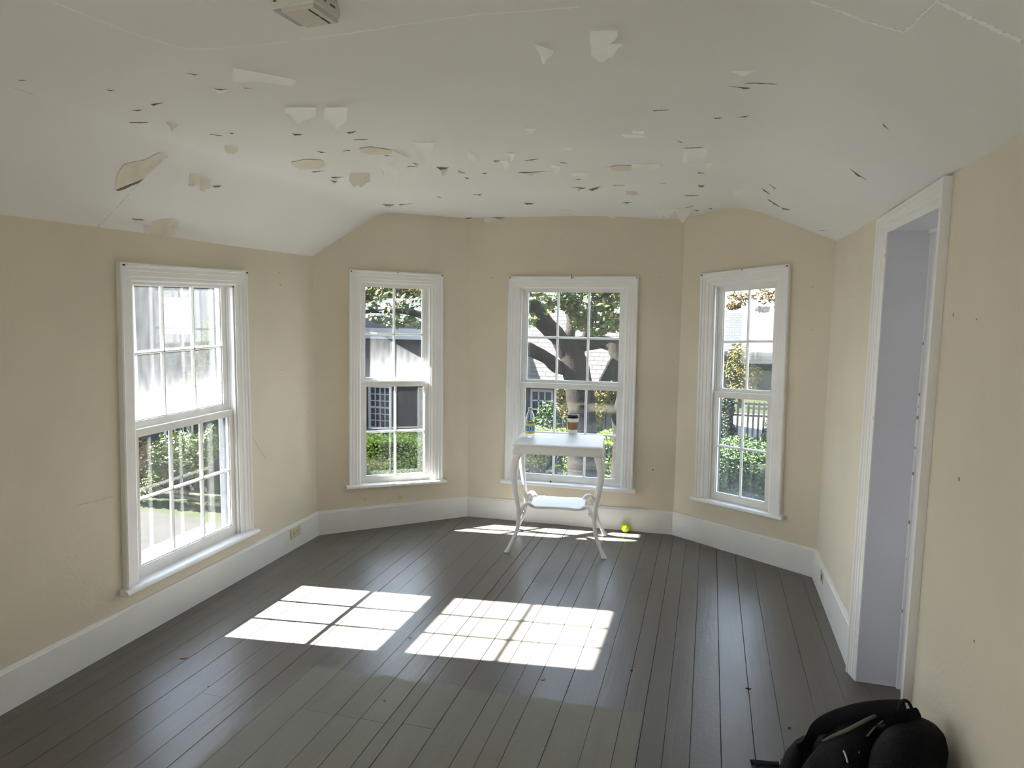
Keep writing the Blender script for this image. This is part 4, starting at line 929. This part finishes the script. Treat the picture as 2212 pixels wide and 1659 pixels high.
# grey house filling the left wall window
dn = Vector((-.68, .733, 0)).normalized(); tn = Vector((dn.y, -dn.x, 0)); cB = dn*20.5
WBh = Wall(Vector((cB.x-tn.x*2.6, cB.y-tn.y*2.6)), Vector((cB.x+tn.x*4.2, cB.y+tn.y*4.2)))
angB = math.atan2(WBh.d.y, WBh.d.x)
SB = shingle_mat('blue_grey_wall_shingles', (0.0183, 0.0194, 0.0211), (0.0237, 0.0248, 0.0269), (0.0107, 0.0114, 0.0129), angB, .17, .24)
SRB = shingle_mat('grey_roof_shingles', (0.0216, 0.0216, 0.0226), (0.0259, 0.0259, 0.0269), (0.0129, 0.0129, 0.0140), angB, .15, .3)
hB = empty('house', (cB.x, cB.y, GZ), 'blue grey shingled house with white framed windows outside the left wall window', 'house')
zB = 3.3
mb = MB(); mb.box(0, WBh.len, GZ, zB, 0, 4.5, fn=lambda u, z, d: WBh.P(u, z, d)); mb.build('wall', SB, hB)
mb = MB(); mb.loft([[WBh.P(u, z, d) for d, z in ((-.3, zB-.05), (-.3, zB+.1), (2.3, zB+1.5), (4.8, zB+.1), (4.8, zB-.05))] for u in (-.3, WBh.len+.3)]); mb.build('roof', SRB, hB)
def wb(px, py): return WBh.hit(px, py)
for (a_, b_, cols, rows) in (((354, 716), (413, 651), 3, 4), ((362, 985), (412, 897), 3, 4), ((505, 716), (560, 651), 3, 4)):
    u0, z0 = wb(*a_); u1, z1 = wb(*b_); ext_window(WBh, u0, u1, z0, z1, cols, rows, hB)
u_, z_ = wb(285, 700); mb = MB(); mb.box(u_-.09, u_+.09, GZ, zB, -.06, 0, fn=lambda u, z, d: WBh.P(u, z, d)); mb.build('corner_board', SHW, hB)
# distant pale-roofed building in the right bay window
YD = 42.0
hD = empty('house', (aty(1640, 760, YD).x, YD, GZ), 'distant grey building with broad pale roof in the right bay window', 'house')
xa, xb = aty(1490, 760, YD).x, aty(1850, 760, YD).x; zt, zb = aty(1640, 676, YD+5).z, aty(1640, 764, YD).z
mb = MB(); mb.box(xa, xb, YD, YD+10, GZ, zb); mb.build('wall', SA, hD)
mb = MB(); mb.loft([[Vector((x, y, z)) for y, z in ((YD-.4, zb-.1), (YD-.4, zb+.1), (YD+5, zt), (YD+10.4, zb+.1), (YD+10.4, zb-.1))] for x in (xa, xb)]); mb.build('roof', SR2, hD)

# --- picket fence
YF = 24.5; fz0, fz1 = GZ, aty(1620, 866, YF).z
fx0, fx1 = aty(1560, 900, YF).x, aty(1700, 900, YF).x
FB = mat('brown_stained_wood', (0.0110, 0.0069, 0.0054), .8)
fence = empty('picket_fence', ((fx0+fx1)/2, YF, GZ), 'brown picket fence between two evergreens in the right bay window', 'fence')
x = fx0
while x < fx1:
    mb = MB(); mb.loft([[Vector((x-.035, y, GZ+.1)), Vector((x+.035, y, GZ+.1)), Vector((x+.035, y, fz1-.06)), Vector((x, y, fz1)), Vector((x-.035, y, fz1-.06))] for y in (YF, YF+.025)]); mb.build('picket', FB, fence); x += .17
for z in (GZ+.3, fz1-.55, fz1-.14): mb = MB(); mb.box(fx0-.1, fx1+.1, YF+.025, YF+.07, z, z+.07); mb.build('rail', FB, fence)

# --- the big tree
YT = 13.0
tree = empty('tree', (aty(1258, 900, YT).x, YT, GZ), 'big old tree with thick grey brown trunk and spreading limbs in the middle bay window', 'tree')
def limb(name, pts, parent):
    P_ = []; R__ = []
    for i in range(len(pts)-1):
        for k in range(6):
            t = k/6; px = pts[i][0]*(1-t)+pts[i+1][0]*t; py = pts[i][1]*(1-t)+pts[i+1][1]*t; yy = pts[i][3]*(1-t)+pts[i+1][3]*t; rp = pts[i][2]*(1-t)+pts[i+1][2]*t
            p = aty(px, py, yy); P_.append(p + Vector((noise.noise(p*2), 0, noise.noise(p*2+Vector((5, 0, 0)))))*.06); R__.append(rp*(p-CC).dot(CF)/F_PX*(1+.12*noise.noise(p*5)))
    px, py, rp, yy = pts[-1]; P_.append(aty(px, py, yy)); R__.append(rp*(P_[-1]-CC).dot(CF)/F_PX)
    mb = MB(); mb.tube(P_, R__, 14, up=Vector((0, 1, 0))); return mb.build(name, BARK, parent, smooth=70)
limb('trunk', [(1262, 1215, 52, YT), (1262, 1000, 36, YT), (1258, 900, 31, YT), (1247, 820, 31, YT), (1238, 760, 29, YT), (1236, 730, 26, YT)], tree)
limb('limb', [(1240, 775, 22, YT), (1215, 745, 20, YT-.1), (1180, 700, 20, YT-.3), (1150, 665, 21, YT-.5), (1110, 620, 18, YT-.7), (1040, 560, 14, YT-1)], tree)
limb('limb', [(1232, 790, 18, YT), (1205, 790, 15, YT-.2), (1175, 772, 14, YT-.4), (1145, 752, 15, YT-.6), (1090, 735, 13, YT-.9), (1000, 700, 9, YT-1.2)], tree)
limb('limb', [(1240, 745, 20, YT), (1270, 742, 15, YT), (1300, 738, 14, YT), (1325, 750, 16, YT-.1), (1345, 790, 18, YT-.2), (1352, 840, 20, YT-.2), (1345, 900, 22, YT-.2), (1345, 1215, 30, YT-.2)], tree)
limb('limb', [(1262, 745, 12, YT), (1275, 700, 9, YT-.2), (1290, 650, 8, YT-.4), (1310, 590, 7, YT-.6)], tree)
limb('limb', [(1225, 735, 14, YT), (1235, 690, 10, YT+.3), (1225, 640, 8, YT+.5), (1230, 580, 6, YT+.6)], tree)
def px_blobs(L, Y):
    o = []
    for px, py, rx, rz in L:
        c = aty(px, py, Y); D = (c-CC).dot(CF); o.append(((c.x, c.y, c.z), (rx*D/F_PX, .5, rz*D/F_PX)))
    return o
leaves('foliage', px_blobs([(1235, 655, 28, 26), (1255, 690, 26, 22), (1300, 660, 30, 26), (1320, 695, 26, 26), (1330, 640, 26, 22), (1290, 625, 30, 16), (1215, 640, 16, 22), (1295, 712, 16, 14)], YT-1.1), 1500, .075, LT, 41, tree, origin=tree.location)
leaves('foliage', px_blobs([(1165, 645, 22, 8), (1155, 688, 10, 14), (1190, 660, 14, 12), (1150, 620, 26, 12), (1205, 622, 20, 12)], YT-1.4), 260, .07, LT, 42, tree, origin=tree.location)
leaves('foliage', px_blobs([(795, 655, 22, 12), (835, 640, 24, 18), (850, 672, 18, 14), (815, 690, 22, 8), (880, 690, 22, 10), (890, 655, 18, 14), (900, 700, 14, 12), (860, 700, 12, 10)], YT-1.6), 420, .07, LT, 43, tree, origin=tree.location)
limb('limb', [(1000, 700, 9, YT-1.2), (940, 690, 8, YT-1.3), (880, 672, 7, YT-1.5), (830, 668, 5, YT-1.6), (770, 680, 4, YT-1.7)], tree)
